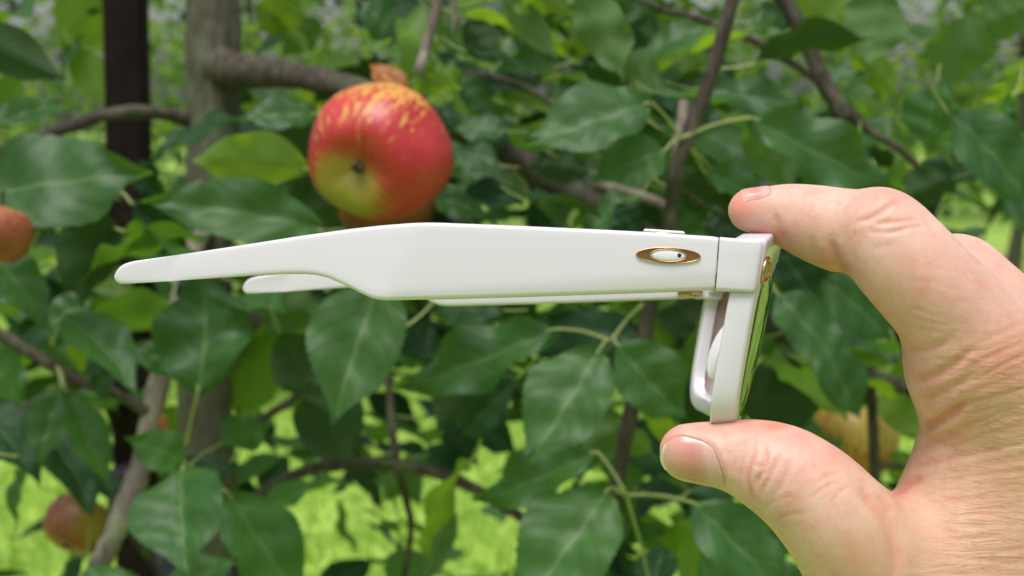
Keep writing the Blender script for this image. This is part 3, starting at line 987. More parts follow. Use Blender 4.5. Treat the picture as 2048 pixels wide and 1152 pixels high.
# ================================================================== BACKGROUND ORCHARD
def bg_tree(x, y, h, wid, nleaf, seed, label):
    rr = random.Random(seed)
    t = empty('orchard_tree', (x, y, 0))
    pts = [(x, y, -0.05), (x + rr.uniform(-.04, .04), y, 0.6), (x + rr.uniform(-.08, .08), y, 1.2), (x + rr.uniform(-.12, .12), y, h * 0.9)]
    sv, sf = tube_data(catmull(pts, 4), np.linspace(.06, .02, 13), 9, .05, seed)
    mesh_obj('trunk', sv, sf, M_TRUNK, t)
    for k in range(7):
        a = rr.uniform(0, 6.28)
        z0 = rr.uniform(.7, h * .75)
        r = wid * rr.uniform(.25, .45)
        p = [(x, y, z0), (x + math.cos(a) * r * .5, y + math.sin(a) * r * .5, z0 + .15), (x + math.cos(a) * r, y + math.sin(a) * r, z0 + .2)]
        sv, sf = tube_data(catmull(p, 3), np.linspace(.022, .006, 7), 6, .03, k)
        mesh_obj('branch', sv, sf, M_BRANCH, t)
    clumps = []
    for k in range(34):
        z = 0.95 + (h - 0.95) * rr.random() ** 0.9
        rad = wid * 0.5 * (1.0 - 0.5 * max(0, (z - h * .45) / h))
        a = rr.uniform(0, 6.28)
        rr_ = rad * math.sqrt(rr.random())
        clumps.append((x + math.cos(a) * rr_, y + math.sin(a) * rr_, z, rr.uniform(.16, .34)))
    lst = []
    for k in range(nleaf):
        c = rr.choice(clumps)
        p = Vector((rr.gauss(c[0], c[3] * .62), rr.gauss(c[1], c[3] * .62), max(.55, rr.gauss(c[2], c[3] * .5))))
        L = rr.uniform(.065, .11)
        ax = Vector((rr.gauss(0, 1), rr.gauss(0, 1), rr.gauss(-.5, .5))).normalized()
        n = Vector((rr.gauss(0, .5), rr.gauss(0, .5), 1))
        n = (n - ax * n.dot(ax)).normalized()
        yv = n.cross(ax)
        M = Matrix((ax * L, yv * L * 1.2, n * L)).transposed().to_4x4()
        M.translation = p
        lst.append((M, rr.randrange(4), rr.choices((0, 1, 2), (3.5, 5, 1.0))[0]))  # mostly backlit-coloured leaves, to brighten the far crowns
    cr = joined_leaves_fast('crown', lst, t)
    tag(t, label, 'tree', 'orchard trees in the background')
    return t


def joined_leaves_fast(name, lst, parent):
    """diamond-shaped leaf quads for far crowns"""
    A = np.array([np.array(M) for M, _, _ in lst])
    base = np.array([[0, 0, 0, 1], [.45, .28, .06, 1], [1, 0, -.08, 1], [.45, -.28, .06, 1]])
    V = np.einsum('nij,kj->nki', A, base)[..., :3]
    n = len(lst)
    faces = [(4 * i, 4 * i + 1, 4 * i + 2) for i in range(n)] + [(4 * i, 4 * i + 2, 4 * i + 3) for i in range(n)]
    uv = np.tile(np.array([[0, .5], [.45, 1], [1, .5], [.45, 0]]), (n, 1))
    o = mesh_obj(name, V.reshape(-1, 3), faces, [M_LEAF, M_LEAF_BACKLIT, M_LEAF_SHADED], None, False, uv)
    mi = [t for _, _, t in lst]
    o.data.polygons.foreach_set('material_index', mi + mi)
    o.parent = parent
    o.matrix_parent_inverse = parent.matrix_world.inverted()
    return o


ROW = [(-3.3, 8.6, 2.7, 2.0, 'leafy orchard tree at far left beyond the lawn'),
       (-1.35, 9.0, 2.9, 2.1, 'leafy orchard tree beyond the lawn behind the grey trunk'),
       (0.75, 8.8, 2.8, 2.2, 'leafy orchard tree beyond the lawn behind the red apple and branches'),
       (2.75, 9.2, 3.0, 2.0, 'leafy orchard tree beyond the lawn behind the raised hand'),
       (-4.2, 13.5, 3.2, 2.6, 'distant orchard tree in the second row, farthest left'),
       (-2.0, 13.2, 3.1, 2.7, 'distant orchard tree in the second row behind the stake'),
       (0.3, 13.6, 3.3, 2.7, 'distant orchard tree in the second row at mid picture'),
       (2.5, 13.1, 3.2, 2.7, 'distant orchard tree in the second row above the hand'),
       (4.6, 13.6, 3.3, 2.6, 'distant orchard tree in the second row, farthest right')]
for i, (x, y, h, w, lb) in enumerate(ROW):
    bg_tree(x, y, h, w, 1700 if y < 11 else 1900, 50 + i, lb)

# far wood that reads as one mass
lst = []
for k in range(7500):
    p = Vector((rng.uniform(-13, 13), rng.gauss(24, 1.6), abs(rng.gauss(1.0, 1.3)) + .2))
    L = rng.uniform(.16, .30)
    ax = Vector((rng.gauss(0, 1), rng.gauss(0, 1), rng.gauss(-.3, .5))).normalized()
    n = Vector((rng.gauss(0, .6), rng.gauss(-.3, .6), 1))
    n = (n - ax * n.dot(ax)).normalized()
    M = Matrix((ax * L, n.cross(ax) * L * 1.3, n * L)).transposed().to_4x4()
    M.translation = p
    lst.append((M, 0, rng.choices((0, 1, 2), (4, 3, 2))[0]))
hol = empty('far_orchard', (0, 24, 0))
ff = joined_leaves_fast('distant_foliage', lst, hol)
bpy.data.objects.remove(hol)
tag(ff, 'mass of far off orchard foliage closing the view', 'foliage', kind='stuff')

# ================================================================== SUNGLASSES
D0 = 0.384
m = N('white_gloss_acetate')
nz = m.noise(m.obj(), 30, 2)
m.p(Base_Color=col(0.615, 0.587, 0.628), Roughness=m.math('MULTIPLY_ADD', nz, 0.06, 0.20), IOR=1.5, Coat_Weight=0.35, Coat_Roughness=0.08,
    Subsurface_Weight=0.0)
M_WHITE = m.m
m = N('polished_gold')
m.p(Base_Color=col(0.56, 0.36, 0.19), Metallic=1.0, Roughness=0.22)
M_GOLD = m.m
m = N('gold_recess')
m.p(Base_Color=col(0.27, 0.15, 0.055), Metallic=1.0, Roughness=0.30)
M_GOLD2 = m.m
m = N('status_light')
m.p(Base_Color=col(0.02, 0.006, 0.012), Roughness=0.1)
M_LED = m.m
m = N('mirror_lens')
m.p(Base_Color=col(0.14, 0.155, 0.14), Metallic=1.0, Roughness=0.03)
M_MIRROR = m.m
m = N('brown_lens')
m.p(Base_Color=col(0.13, 0.045, 0.030), Roughness=0.05, IOR=1.6)
M_BROWN = m.m
m = N('white_silicone')
m.p(Base_Color=col(0.68, 0.66, 0.69), Roughness=0.35)
M_PAD = m.m
m = N('dark_glass')
m.p(Base_Color=col(0.012, 0.010, 0.010), Roughness=0.05)
M_DARK = m.m

es = (RT * 0.070 - UP * 0.021 + FW).normalized()
ex = (RT - es * RT.dot(es)).normalized()
ey = ex.cross(es)
ey.normalize()
O = P(1430, 528, D0)                         # outer face of the near temple at the hinge seam


def LW(x, y, s):                             # metres in the frame of the glasses -> world
    return O + ex * x + ey * y + es * s


def near(u, v, s=0.0):
    """x, y in the frame of the glasses where the sight line u, v meets the plane at s"""
    ray = (P(u, v, 1.0) - CAM)
    t = (O + es * s - CAM).dot(es) / ray.dot(es)
    q = CAM + ray * t - O
    return q.dot(ex), q.dot(ey)


glasses = empty('sunglasses', O)
tag(glasses, 'white gloss sunglasses with open arms and gold oval emblem, held between finger and thumb', 'sunglasses')
W = 0.140

TOPP = [(221, 553), (222, 546), (225, 539), (231, 532), (240, 526), (257, 521), (300, 515), (400, 500.5), (500, 485.5), (600, 470), (700, 456.5), (760, 450), (820, 445.5), (850, 444.4), (880, 444.8), (1000, 449.3), (1200, 458.4), (1300, 463.6), (1434, 473)]
BOTP = [(221, 554), (222, 560), (225, 564), (231, 567), (240, 567.3), (300, 563.6), (400, 557), (500, 550.5), (560, 547.2), (600, 546.8), (628, 549), (656, 556), (690, 571), (725, 588.5), (742, 596), (756, 599.5), (775, 600.5), (900, 597.5), (1000, 594.8), (1200, 588), (1426, 580)]
tu, tv_ = np.array(TOPP).T
bu_, bv_ = np.array(BOTP).T


def rrect(w, h, r, npc=5, mid=0):
    """rounded rectangle ring (a across, b up), centre 0; extra points along the -a side"""
    pts = []
    r = min(r, w * 0.49, h * 0.49)
    for cx, cy, a0 in ((w / 2 - r, h / 2 - r, 0), (-w / 2 + r, h / 2 - r, 90), (-w / 2 + r, -h / 2 + r, 180), (w / 2 - r, -h / 2 + r, 270)):
        for k in range(npc):
            a = R(a0 + 90 * k / (npc - 1))
            pts.append((cx + r * math.cos(a), cy + r * math.sin(a)))
        if a0 == 90 and mid:
            for k in range(1, mid + 1):
                y = (h / 2 - r) + (-(h / 2 - r) * 2) * k / (mid + 1)
                pts.append((-w / 2, y))
    return pts


def temple(mirror):
    us = np.concatenate([[221.3, 222.2, 224, 227, 231, 236, 242, 250, 260], np.arange(280, 560, 20), np.arange(560, 880, 8), np.arange(880, 1400, 20), [1400, 1412, 1422, 1430, 1433.2]])
    rings = []
    for u in us:
        vt = np.interp(u, tu, tv_)
        vb = np.interp(u, bu_, bv_)
        x, yt = near(u, vt)
        _, yb = near(u, vb)
        h = yt - yb
        th = np.interp(u, [221, 230, 260, 420, 700, 900, 1430], [.0028, .0031, .0036, .0045, .0060, .0072, .0080])
        if u > 1424:                          # small chamfer at the seam
            k = (u - 1424) / 9
            h -= 0.0003 * k
        ring = []
        for a, b in rrect(th, h, 0.0010, 5, 9):
            s = a + th / 2
            yl = (yt + yb) / 2 + b
            out = 1 - s / th                  # 1 on the outer face
            pv = vt + (yt - yl) / max(h, 1e-6) * (vb - vt)
            vc = np.interp(u, [700, 800, 1430], [640, 588, 546])
            lower = max(0.0, pv - vc) * 0.115e-3 * 0.14
            uc = np.interp(pv, [445, 600], [846, 762])
            rear = max(0.0, uc - u) * 0.115e-3 * 0.075
            crown = 0.00010 * (2 * b / max(h, 1e-6)) ** 2
            s2 = s + out * (lower + rear + crown)
            shear = (u - 1380) / 50 if u > 1380 else 0
            xs = x + shear * (0.5 + b / max(h, 1e-6)) * 8 * 0.115e-3 - (4 * 0.115e-3 * shear)
            if mirror:
                ring.append(LW(xs, yl, W - s2))
            else:
                ring.append(LW(xs, yl, s2))
        rings.append(ring)
    v_, f_ = loft(rings)
    o = fix_normals(mesh_obj('temple', v_, f_, M_WHITE, glasses))
    return o


temple_near = temple(False)
temple_far = temple(True)


def flat_ellipse_ring(cx, cy, a1, b1, a2, b2, s_out, s_in, rot, mat, name, parent, n=56, tube=0.0):
    """raised oval band on the outer face of the near temple: from ellipse 1 to ellipse 2"""
    rings = []
    prof = [(0.0, s_in), (0.0, s_out * 0.7 + s_in * 0.3), (0.22, s_out), (0.55, s_out), (1.0, s_in * 0.4 + s_out * 0.6), (1.0, s_in)]
    vs, fs = [], []
    for k in range(n):
        t = 2 * math.pi * k / n
        for f, s in prof:
            a, b = a1 + (a2 - a1) * f, b1 + (b2 - b1) * f
            x, y = a * math.cos(t), b * math.sin(t)
            vs.append(LW(cx + x * math.cos(rot) - y * math.sin(rot), cy + x * math.sin(rot) + y * math.cos(rot), s))
    m_ = len(prof)
    for k in range(n):
        for j in range(m_ - 1):
            k2 = (k + 1) % n
            fs.append((k * m_ + j, k2 * m_ + j, k2 * m_ + j + 1, k * m_ + j + 1))
    return fix_normals(mesh_obj(name, vs, fs, mat, parent))


def ellipse_cap(cx, cy, a, b, s_edge, s_mid, rot, mat, name, parent, n=48, rings_=6, wall=0.0):
    vs, fs = [LW(cx, cy, s_mid)], []
    for i in range(1, rings_ + 1):
        f = i / rings_
        s = s_mid + (s_edge - s_mid) * f ** 3
        for k in range(n):
            t = 2 * math.pi * k / n
            x, y = a * f * math.cos(t), b * f * math.sin(t)
            vs.append(LW(cx + x * math.cos(rot) - y * math.sin(rot), cy + x * math.sin(rot) + y * math.cos(rot), s))
    if wall:
        for k in range(n):
            t = 2 * math.pi * k / n
            x, y = a * math.cos(t), b * math.sin(t)
            vs.append(LW(cx + x * math.cos(rot) - y * math.sin(rot), cy + x * math.sin(rot) + y * math.cos(rot), s_edge + wall))
    tot = rings_ + (1 if wall else 0)
    for k in range(n):
        k2 = (k + 1) % n
        fs.append((0, 1 + k, 1 + k2))
        for i in range(tot - 1):
            fs.append((1 + i * n + k, 1 + (i + 1) * n + k, 1 + (i + 1) * n + k2, 1 + i * n + k2))
    return mesh_obj(name, vs, fs, mat, parent)


px = 0.384 / FPX
ecx, ecy = near(1336.5, 511)
rot = R(-2.2)
flat_ellipse_ring(ecx, ecy, 65 * px, 16.5 * px, 61.5 * px, 13.9 * px, -0.00050, 0.0004, rot, M_GOLD, 'emblem_rim', temple_near)
ellipse_cap(ecx, ecy, 61 * px, 14 * px, -0.00016, -0.00012, rot, M_GOLD2, 'emblem_recess', temple_near)
flat_ellipse_ring(ecx, ecy, 38.5 * px, 13.4 * px, 35 * px, 11.2 * px, -0.00075, 0.0003, rot, M_GOLD, 'emblem_inner_rim', temple_near)
ellipse_cap(ecx - 0.2 * px, ecy, 35.2 * px, 11.4 * px, -0.00045, -0.00068, rot, M_PAD, 'emblem_window', temple_near, wall=0.0006)
lx_, ly_ = near(1358.5, 511)
ellipse_cap(lx_, ly_, 4.3 * px, 4.3 * px, -0.00063, -0.00070, 0, M_LED, 'status_light', temple_near, n=16, rings_=3)

# capture button on top of the near temple
rings = []
for u in (1287, 1288.5, 1291, 1367, 1369.5, 1371):
    x, y = near(u, np.interp(u, tu, tv_))
    h = 0.0007 if 1290 < u < 1368 else (0.0005 if 1288 < u < 1370 else 0.0002)
    rings.append([LW(x, y + b + h / 2 - 0.0001, 0.0040 + a) for a, b in rrect(0.0042, h + 0.0004, 0.0003, 4)])
v_, f_ = loft(rings)
fix_normals(mesh_obj('capture_button', v_, f_, M_PAD, temple_near))
rings = []
for u in (1285, 1373):
    x, y = near(u, np.interp(u, tu, tv_))
    rings.append([LW(x, y + b, 0.0040 + a) for a, b in rrect(0.0048, 0.0005, 0.0002, 3)])
v_, f_ = loft(rings)
fix_normals(mesh_obj('button_surround', v_, f_, M_GOLD, temple_near))

# ---- front
xc, yc_top = near(1526, 481)
_, yc_bot = near(1508, 585)
TILT = 0.175
BULGE = 0.0078


def xf(s, y):
    """front surface of the frame: wrapped across the face and raked backwards towards the bottom"""
    b = (BULGE + (y - yc_top) * 0.06) * (1 - abs((s - W / 2) / (W / 2)) ** 3.2)
    return xc + b + (y - yc_top) * TILT


front_v, front_f = [], []


def acc(vf):
    o = len(front_v)
    front_v.extend(vf[0])
    front_f.extend([tuple(i + o for i in f) for f in vf[1]])


# end pieces (both sides), from the temple seam to the front corner
xs0, _ = near(1434.0, 530)
for side in (0, 1):
    rings = []
    for k, f in enumerate([0, .01, .04, .2, .45, .7, .9, .97, 1.0]):
        yt0 = near(1434, 473.5)[1]
        yb0 = near(1426, 580.5)[1]
        yt = yt0 + (yc_top - yt0) * f
        yb = yb0 + (yc_bot - yb0) * f
        ins = 0.0002 if f in (0,) else (0.0007 if f == 1.0 else (0.0002 if f == .97 else 0))
        h = yt - yb - 2 * ins
        th = np.interp(f, [0, .4, 1], [.0080, .0085, .0095]) - 2 * ins
        ring = []
        for a, b in rrect(th, h, 0.0009, 5, 3):
            y = (yt + yb) / 2 + b
            x0 = xs0 + (y - near(1430, 527)[1]) * 0.075 + 0.0002
            x1 = xc + 0.0004 + (y - yc_top) * TILT
            x = x0 + (x1 - x0) * f
            s = a + th / 2 + ins
            s2 = s + (1 - s / th) * 0.0008 * max(0, f - .5)
            ring.append(LW(x, y, s2 if side == 0 else W - s2))
        rings.append(ring)
    acc(loft(rings))

# brow bar across the face
rings = []
NS = 64
for i in range(NS + 1):
    s = 0.0012 + (W - 0.0024) * i / NS
    e = min(s, W - s)
    top = yc_top + np.interp(e, [0, .003, .008, .02, .07], [0.0, .0006, .0021, .0022, .0012])
    hgt = np.interp(e, [0, .010, .015, .022, .058, .070], [.0118, .0120, .0085, .0065, .0065, .0115])
    th = np.interp(e, [0, .01, .02, .07], [.009, .0075, .0058, .0055])
    if e < 0.0016:
        top -= .0003; hgt -= .0006
    ring = []
    for a, b in rrect(th, hgt, 0.0011, 5, 0):
        y = top - hgt / 2 + b
        ring.append(LW(xf(s, y) + a - th / 2 + 0.0003, y, s))
    rings.append(ring)
acc(loft(rings))

# lens rims
LC_S, LC_Y, LH_S, LH_Y = 0.0350, yc_top - 0.0240, 0.0318, 0.0190


def rim_curve(t):
    c, s = math.cos(t), math.sin(t)
    nexp = 2 / 5.0
    a = abs(c) ** nexp * (1 if c >= 0 else -1)
    b = abs(s) ** nexp * (1 if s >= 0 else -1)
    taper = 1 - 0.05 * (0.5 - 0.5 * b)
    return a * LH_S * taper, b * LH_Y


for side in (0, 1):
    n = 96
    pts = [rim_curve(2 * math.pi * k / n) for k in range(n)]
    ring_n = None
    rings = []
    for k in range(n):
        p0, p1, p2 = pts[k - 1], pts[k], pts[(k + 1) % n]
        tx, ty = p2[0] - p0[0], p2[1] - p0[1]
        l = math.hypot(tx, ty)
        nx, ny = ty / l, -tx / l           # outward
        outer = abs(p1[0]) / LH_S
        ring = []
        for a, b in rrect(0.0062, 0.0044, 0.0009, 4, 0):
            ss = LC_S + (p1[0] + nx * b) * (-1)
            y = LC_Y + p1[1] + ny * b
            s = ss if side == 0 else W - ss
            ring.append(LW(xf(s, y) - 0.0031 + a, y, s))
        rings.append(ring)
    rings.append(rings[0])
    acc(loft(rings, cap=False))
front = fix_normals(mesh_obj('front_frame', front_v, front_f, M_WHITE, glasses))

# lenses: mirrored outside, brown inside
for side in (0, 1):
    nr, n = 8, 64
    vs, fs, mi = [], [], []
    for layer in (0, 1):
        for i in range(nr + 1):
            f = i / nr
            for k in range(n):
                a, b = rim_curve(2 * math.pi * k / n)
                ss = LC_S - a * f * 1.0
                y = LC_Y + b * f * 1.0
                s = ss if side == 0 else W - ss
                dome = 0.0012 * (1 - f ** 2)
                vs.append(LW(xf(s, y) + (-0.0002 if layer == 0 else -0.0030) + dome, y, s))
    for layer in (0, 1):
        o = layer * (nr + 1) * n
        for i in range(nr):
            for k in range(n):
                k2 = (k + 1) % n
                fs.append((o + i * n + k, o + i * n + k2, o + (i + 1) * n + k2, o + (i + 1) * n + k))
                mi.append(layer)
    o = nr * n
    o2 = (2 * nr + 1) * n
    for k in range(n):
        k2 = (k + 1) % n
        fs.append((o + k, o + k2, o2 + k2, o2 + k)); mi.append(0)
    ln = mesh_obj('lens', vs, fs, [M_MIRROR, M_BROWN], glasses)
    ln.data.polygons.foreach_set('material_index', mi)

# nose pads
for side in (0, 1):
    vs, fs = [], []
    nu_, nv_ = 14, 24
    sc_, yc_, xc_ = W / 2 + (-0.011 if side == 0 else 0.011), yc_top - 0.0262, 0
    xb = xf(W / 2, yc_) - 0.0058
    for i in range(nu_ + 1):
        a = math.pi * i / nu_
        for k in range(nv_):
            p = 2 * math.pi * k / nv_
            lx, ly, ls = 0.0040 * math.sin(a) * math.cos(p), 0.0086 * math.cos(a), 0.0019 * math.sin(a) * math.sin(p)
            lx += 0.0016 * (ly / .0092)
            s = sc_ + ls + (0.5 * lx if side == 0 else -0.5 * lx)
            vs.append(LW(xb + lx + ly * TILT, yc_ + ly, s))
    for i in range(nu_):
        for k in range(nv_):
            k2 = (k + 1) % nv_
            fs.append((i * nv_ + k, i * nv_ + k2, (i + 1) * nv_ + k2, (i + 1) * nv_ + k))
    pad = fix_normals(mesh_obj('nose_pad', vs, fs, M_PAD, glasses))
    arm = [LW(xb + .003, yc_ + .002, sc_), LW(xb + .007, yc_ + .003, sc_ + (-.001 if side == 0 else .001)), LW(xf(W / 2, yc_) - .004, yc_ + .004, sc_ + (-.003 if side == 0 else .003))]
    sv, sf = tube_data(catmull(arm, 4), [.0011] * 9, 8)
    mesh_obj('pad_arm', sv, sf, M_WHITE, pad)

# hinges
for side in (0, 1):
    hx = near(1428, 580)[0]
    hy = near(1428, 580)[1]
    vs, fs = [], []
    for (x0, x1, y0, y1, s0, s1) in ((-.0045, -.0005, .0006, .0040, .0078, .0100), (-.0012, .0030, .0012, .0045, .0076, .0096), (-.0020, .0008, .0002, .0020, .0060, .0090)):
        ring = [[LW(hx + x, hy + (y0 + y1) / 2 + b, (s0 + s1) / 2 + a if side == 0 else W - (s0 + s1) / 2 - a) for a, b in rrect(s1 - s0, y1 - y0, .0006, 4)] for x in (x0, x0 + .0002, x1 - .0002, x1)]
        v_, f_ = loft(ring)
        o = len(vs)
        vs += v_
        fs += [tuple(i + o for i in f) for f in f_]
    fix_normals(mesh_obj('hinge', vs, fs, M_GOLD, glasses))

# camera opening and light on the front corners
for side in (0, 1):
    s0 = 0.0052
    yy0 = yc_top - 0.0068
    c0 = LW(xf(s0, yy0) + 0.0006, yy0, s0 if side == 0 else W - s0)
    e = 0.0005
    d_s = (LW(xf(s0 + e, yy0), yy0, s0 + e) - LW(xf(s0 - e, yy0), yy0, s0 - e)).normalized() if side == 0 else (LW(xf(W - s0 + e, yy0), yy0, W - s0 + e) - LW(xf(W - s0 - e, yy0), yy0, W - s0 - e)).normalized()
    d_y = (LW(xf(s0, yy0 + e), yy0 + e, s0) - LW(xf(s0, yy0 - e), yy0 - e, s0)).normalized()
    d_n = d_s.cross(d_y)
    if d_n.dot(ex) < 0:
        d_n = -d_n
    vs, fs = [], []
    n, k2_ = 40, 10
    for k in range(n):
        t = 2 * math.pi * k / n
        for j in range(k2_):
            q = 2 * math.pi * j / k2_
            r = 0.0029 + 0.00055 * math.cos(q)
            vs.append(c0 + d_s * (r * math.cos(t)) + d_y * (r * math.sin(t)) + d_n * (0.00055 * math.sin(q)))
    for k in range(n):
        for j in range(k2_):
            a, b = (k + 1) % n, (j + 1) % k2_
            fs.append((k * k2_ + j, a * k2_ + j, a * k2_ + b, k * k2_ + b))
    ring = fix_normals(mesh_obj('camera_ring', vs, fs, M_GOLD, front))
    vs = [c0 + d_n * 0.0004] + [c0 + d_s * (0.0028 * math.cos(2 * math.pi * k / 32)) + d_y * (0.0028 * math.sin(2 * math.pi * k / 32)) + d_n * 0.0001 for k in range(32)]
    fs = [(0, 1 + k, 1 + (k + 1) % 32) for k in range(32)]
    mesh_obj('camera_glass', vs, fs, M_DARK, front)

# ================================================================== HAND
HAND_VOX = 0.0011
# nodes: u, v, radius px, depth offset in mm from D0
INDEX = [(1499, 421, 44, 13), (1530, 424, 50, 13), (1575, 430, 63, 12), (1625, 445, 76, 10), (1675, 459, 84, 7), (1722, 466, 87, 4), (1762, 472, 97, 1), (1800, 512, 103, -1), (1850, 566, 106, -2), (1905, 625, 110, -1), (1965, 690, 124, 2), (2030, 770, 150, 8), (2110, 880, 190, 16), (2200, 1000, 230, 22)]
THUMB = [(1377, 905, 59, 9), (1410, 907, 64, 9), (1450, 910, 69, 8), (1497, 918, 80, 7), (1540, 934, 92, 5), (1580, 955, 100, 3), (1632, 997, 108, 2), (1690, 1062, 118, 2), (1760, 1145, 140, 6), (1850, 1235, 170, 14), (2000, 1290, 200, 20), (2180, 1300, 230, 26)]
WEB = [(1950, 735, 138, 6), (1975, 800, 140, 9), (1995, 870, 152, 12), (1985, 940, 160, 13), (1955, 1010, 158, 13), (1920, 1090, 160, 12), (1900, 1180, 180, 14)]
WEB2 = [(2080, 800, 180, 14), (2090, 950, 210, 18), (2080, 1100, 230, 20), (2080, 1250, 230, 24)]
MIDDLE = [(1930, 690, 60, 36), (1895, 640, 72, 38), (1885, 592, 78, 39), (1912, 552, 86, 40), (1962, 594, 90, 39), (2032, 662, 96, 37), (2110, 752, 118, 34), (2200, 860, 170, 32), (2280, 1010, 220, 34)]
RING = [(1975, 730, 58, 46), (1930, 690, 68, 48), (1925, 640, 74, 50), (1965, 612, 82, 51), (2020, 640, 86, 50), (2090, 700, 95, 49), (2170, 790, 120, 48), (2250, 900, 160, 46), (2320, 1040, 200, 44)]
LITTLE = [(2035, 780, 50, 61), (1995, 745, 58, 63), (1995, 705, 62, 65), (2035, 690, 68, 66), (2085, 715, 74, 65), (2150, 770, 85, 64), (2230, 860, 110, 60), (2300, 980, 150, 56), (2350, 1080, 180, 50)]
WRIST = [(2130, 1120, 240, 24), (2260, 1230, 235, 26), (2420, 1350, 225, 20), (2620, 1490, 235, 5), (2860, 1660, 250, -15)]
CHAINS = [(INDEX, 5), (THUMB, 5), (WEB, 4), (WEB2, 3), (MIDDLE, 4), (RING, 4), (LITTLE, 4), (WRIST, 3)]
KS = [0.0022, 0.0040, 0.0075, 0.0075, 0.0014, 0.0020, 0.0020, 0.010]


def local(p):
    q = p - O
    return np.array([q.dot(RT), q.dot(UP), q.dot(FW)])


def hand_field():
    segs = []
    lo, hi = np.full(3, 9.0), np.full(3, -9.0)
    for (ch, n), k in zip(CHAINS, KS):
        rows = []
        for u, v, r, dz in ch:
            d = D0 + dz / 1000
            rows.append([*local(P(u, v, d)), r * d / FPX])
        rows = catmull(rows, n)
        segs.append((rows, k))
        lo = np.minimum(lo, (rows[:, :3] - rows[:, 3:4]).min(0))
        hi = np.maximum(hi, (rows[:, :3] + rows[:, 3:4]).max(0))
    lo -= 0.004
    hi += 0.004
    h = HAND_VOX
    dims = np.ceil((hi - lo) / h).astype(int) + 1
    F = np.full(dims, 0.02, dtype=np.float32)
    ax = [lo[i] + h * np.arange(dims[i], dtype=np.float32) for i in range(3)]
    for rows, k in segs:
        G = np.full(dims, 0.02, dtype=np.float32)
        for i in range(len(rows) - 1):
            a, b = rows[i, :3], rows[i + 1, :3]
            ra, rb = rows[i, 3], rows[i + 1, 3]
            m = max(ra, rb) + 0.012
            i0 = np.maximum(0, np.floor((np.minimum(a, b) - m - lo) / h).astype(int))
            i1 = np.minimum(dims, np.ceil((np.maximum(a, b) + m - lo) / h).astype(int) + 1)
            X = ax[0][i0[0]:i1[0], None, None]
            Y = ax[1][None, i0[1]:i1[1], None]
            Z = ax[2][None, None, i0[2]:i1[2]]
            ba = b - a
            L2 = float(ba @ ba)
            t = np.clip(((X - a[0]) * ba[0] + (Y - a[1]) * ba[1] + (Z - a[2]) * ba[2]) / L2, 0, 1)
            d = np.sqrt((X - a[0] - t * ba[0]) ** 2 + (Y - a[1] - t * ba[1]) ** 2 + (Z - a[2] - t * ba[2]) ** 2) - (ra + (rb - ra) * t)
            sub = G[i0[0]:i1[0], i0[1]:i1[1], i0[2]:i1[2]]
            np.minimum(sub, d.astype(np.float32), out=sub)
        hh = np.clip(0.5 + 0.5 * (F - G) / k, 0, 1)
        F = F + (G - F) * hh - k * hh * (1 - hh)
    return F, lo, h


def surface_nets(F, lo, h):
    ins = F < 0
    nx, ny, nz = F.shape
    c = np.zeros((nx - 1, ny - 1, nz - 1), dtype=np.uint8)
    for dx in (0, 1):
        for dy in (0, 1):
            for dz in (0, 1):
                c += ins[dx:nx - 1 + dx, dy:ny - 1 + dy, dz:nz - 1 + dz]
    act = (c > 0) & (c < 8)
    idx = np.argwhere(act)
    vid = np.full(act.shape, -1, dtype=np.int64)
    vid[act] = np.arange(len(idx))
    acc_ = np.zeros((len(idx), 3))
    cnt = np.zeros(len(idx))
    cor = [(x, y, z) for x in (0, 1) for y in (0, 1) for z in (0, 1)]
    for a in cor:
        for d in range(3):
            if a[d]:
                continue
            b = list(a)
            b[d] = 1
            fa = F[idx[:, 0] + a[0], idx[:, 1] + a[1], idx[:, 2] + a[2]]
            fb = F[idx[:, 0] + b[0], idx[:, 1] + b[1], idx[:, 2] + b[2]]
            s = (fa < 0) != (fb < 0)
            t = np.where(s, fa / np.where(s, fa - fb, 1), 0)
            p = np.array(a, dtype=float)[None, :].repeat(len(idx), 0)
            p[:, d] += t
            acc_[s] += p[s]
            cnt[s] += 1
    pos = lo + h * (idx + acc_ / cnt[:, None])
    quads = []
    for d in range(3):
        o1, o2 = [(1, 2), (2, 0), (0, 1)][d]
        sl0 = [slice(None)] * 3
        sl1 = [slice(None)] * 3
        sl0[d] = slice(0, -1)
        sl1[d] = slice(1, None)
        ch = ins[tuple(sl0)] != ins[tuple(sl1)]
        e = np.argwhere(ch)
        e = e[(e[:, o1] > 0) & (e[:, o2] > 0) & (e[:, o1] < act.shape[o1]) & (e[:, o2] < act.shape[o2]) & (e[:, d] < act.shape[d])]
        flip = ins[e[:, 0], e[:, 1], e[:, 2]]

        def g(da, db):
            q = e.copy()
            q[:, o1] -= da
            q[:, o2] -= db
            return vid[q[:, 0], q[:, 1], q[:, 2]]
        Q = np.stack([g(1, 1), g(0, 1), g(0, 0), g(1, 0)], 1)
        Q[flip] = Q[flip][:, ::-1]
        quads.append(Q)
    return pos, np.concatenate(quads)


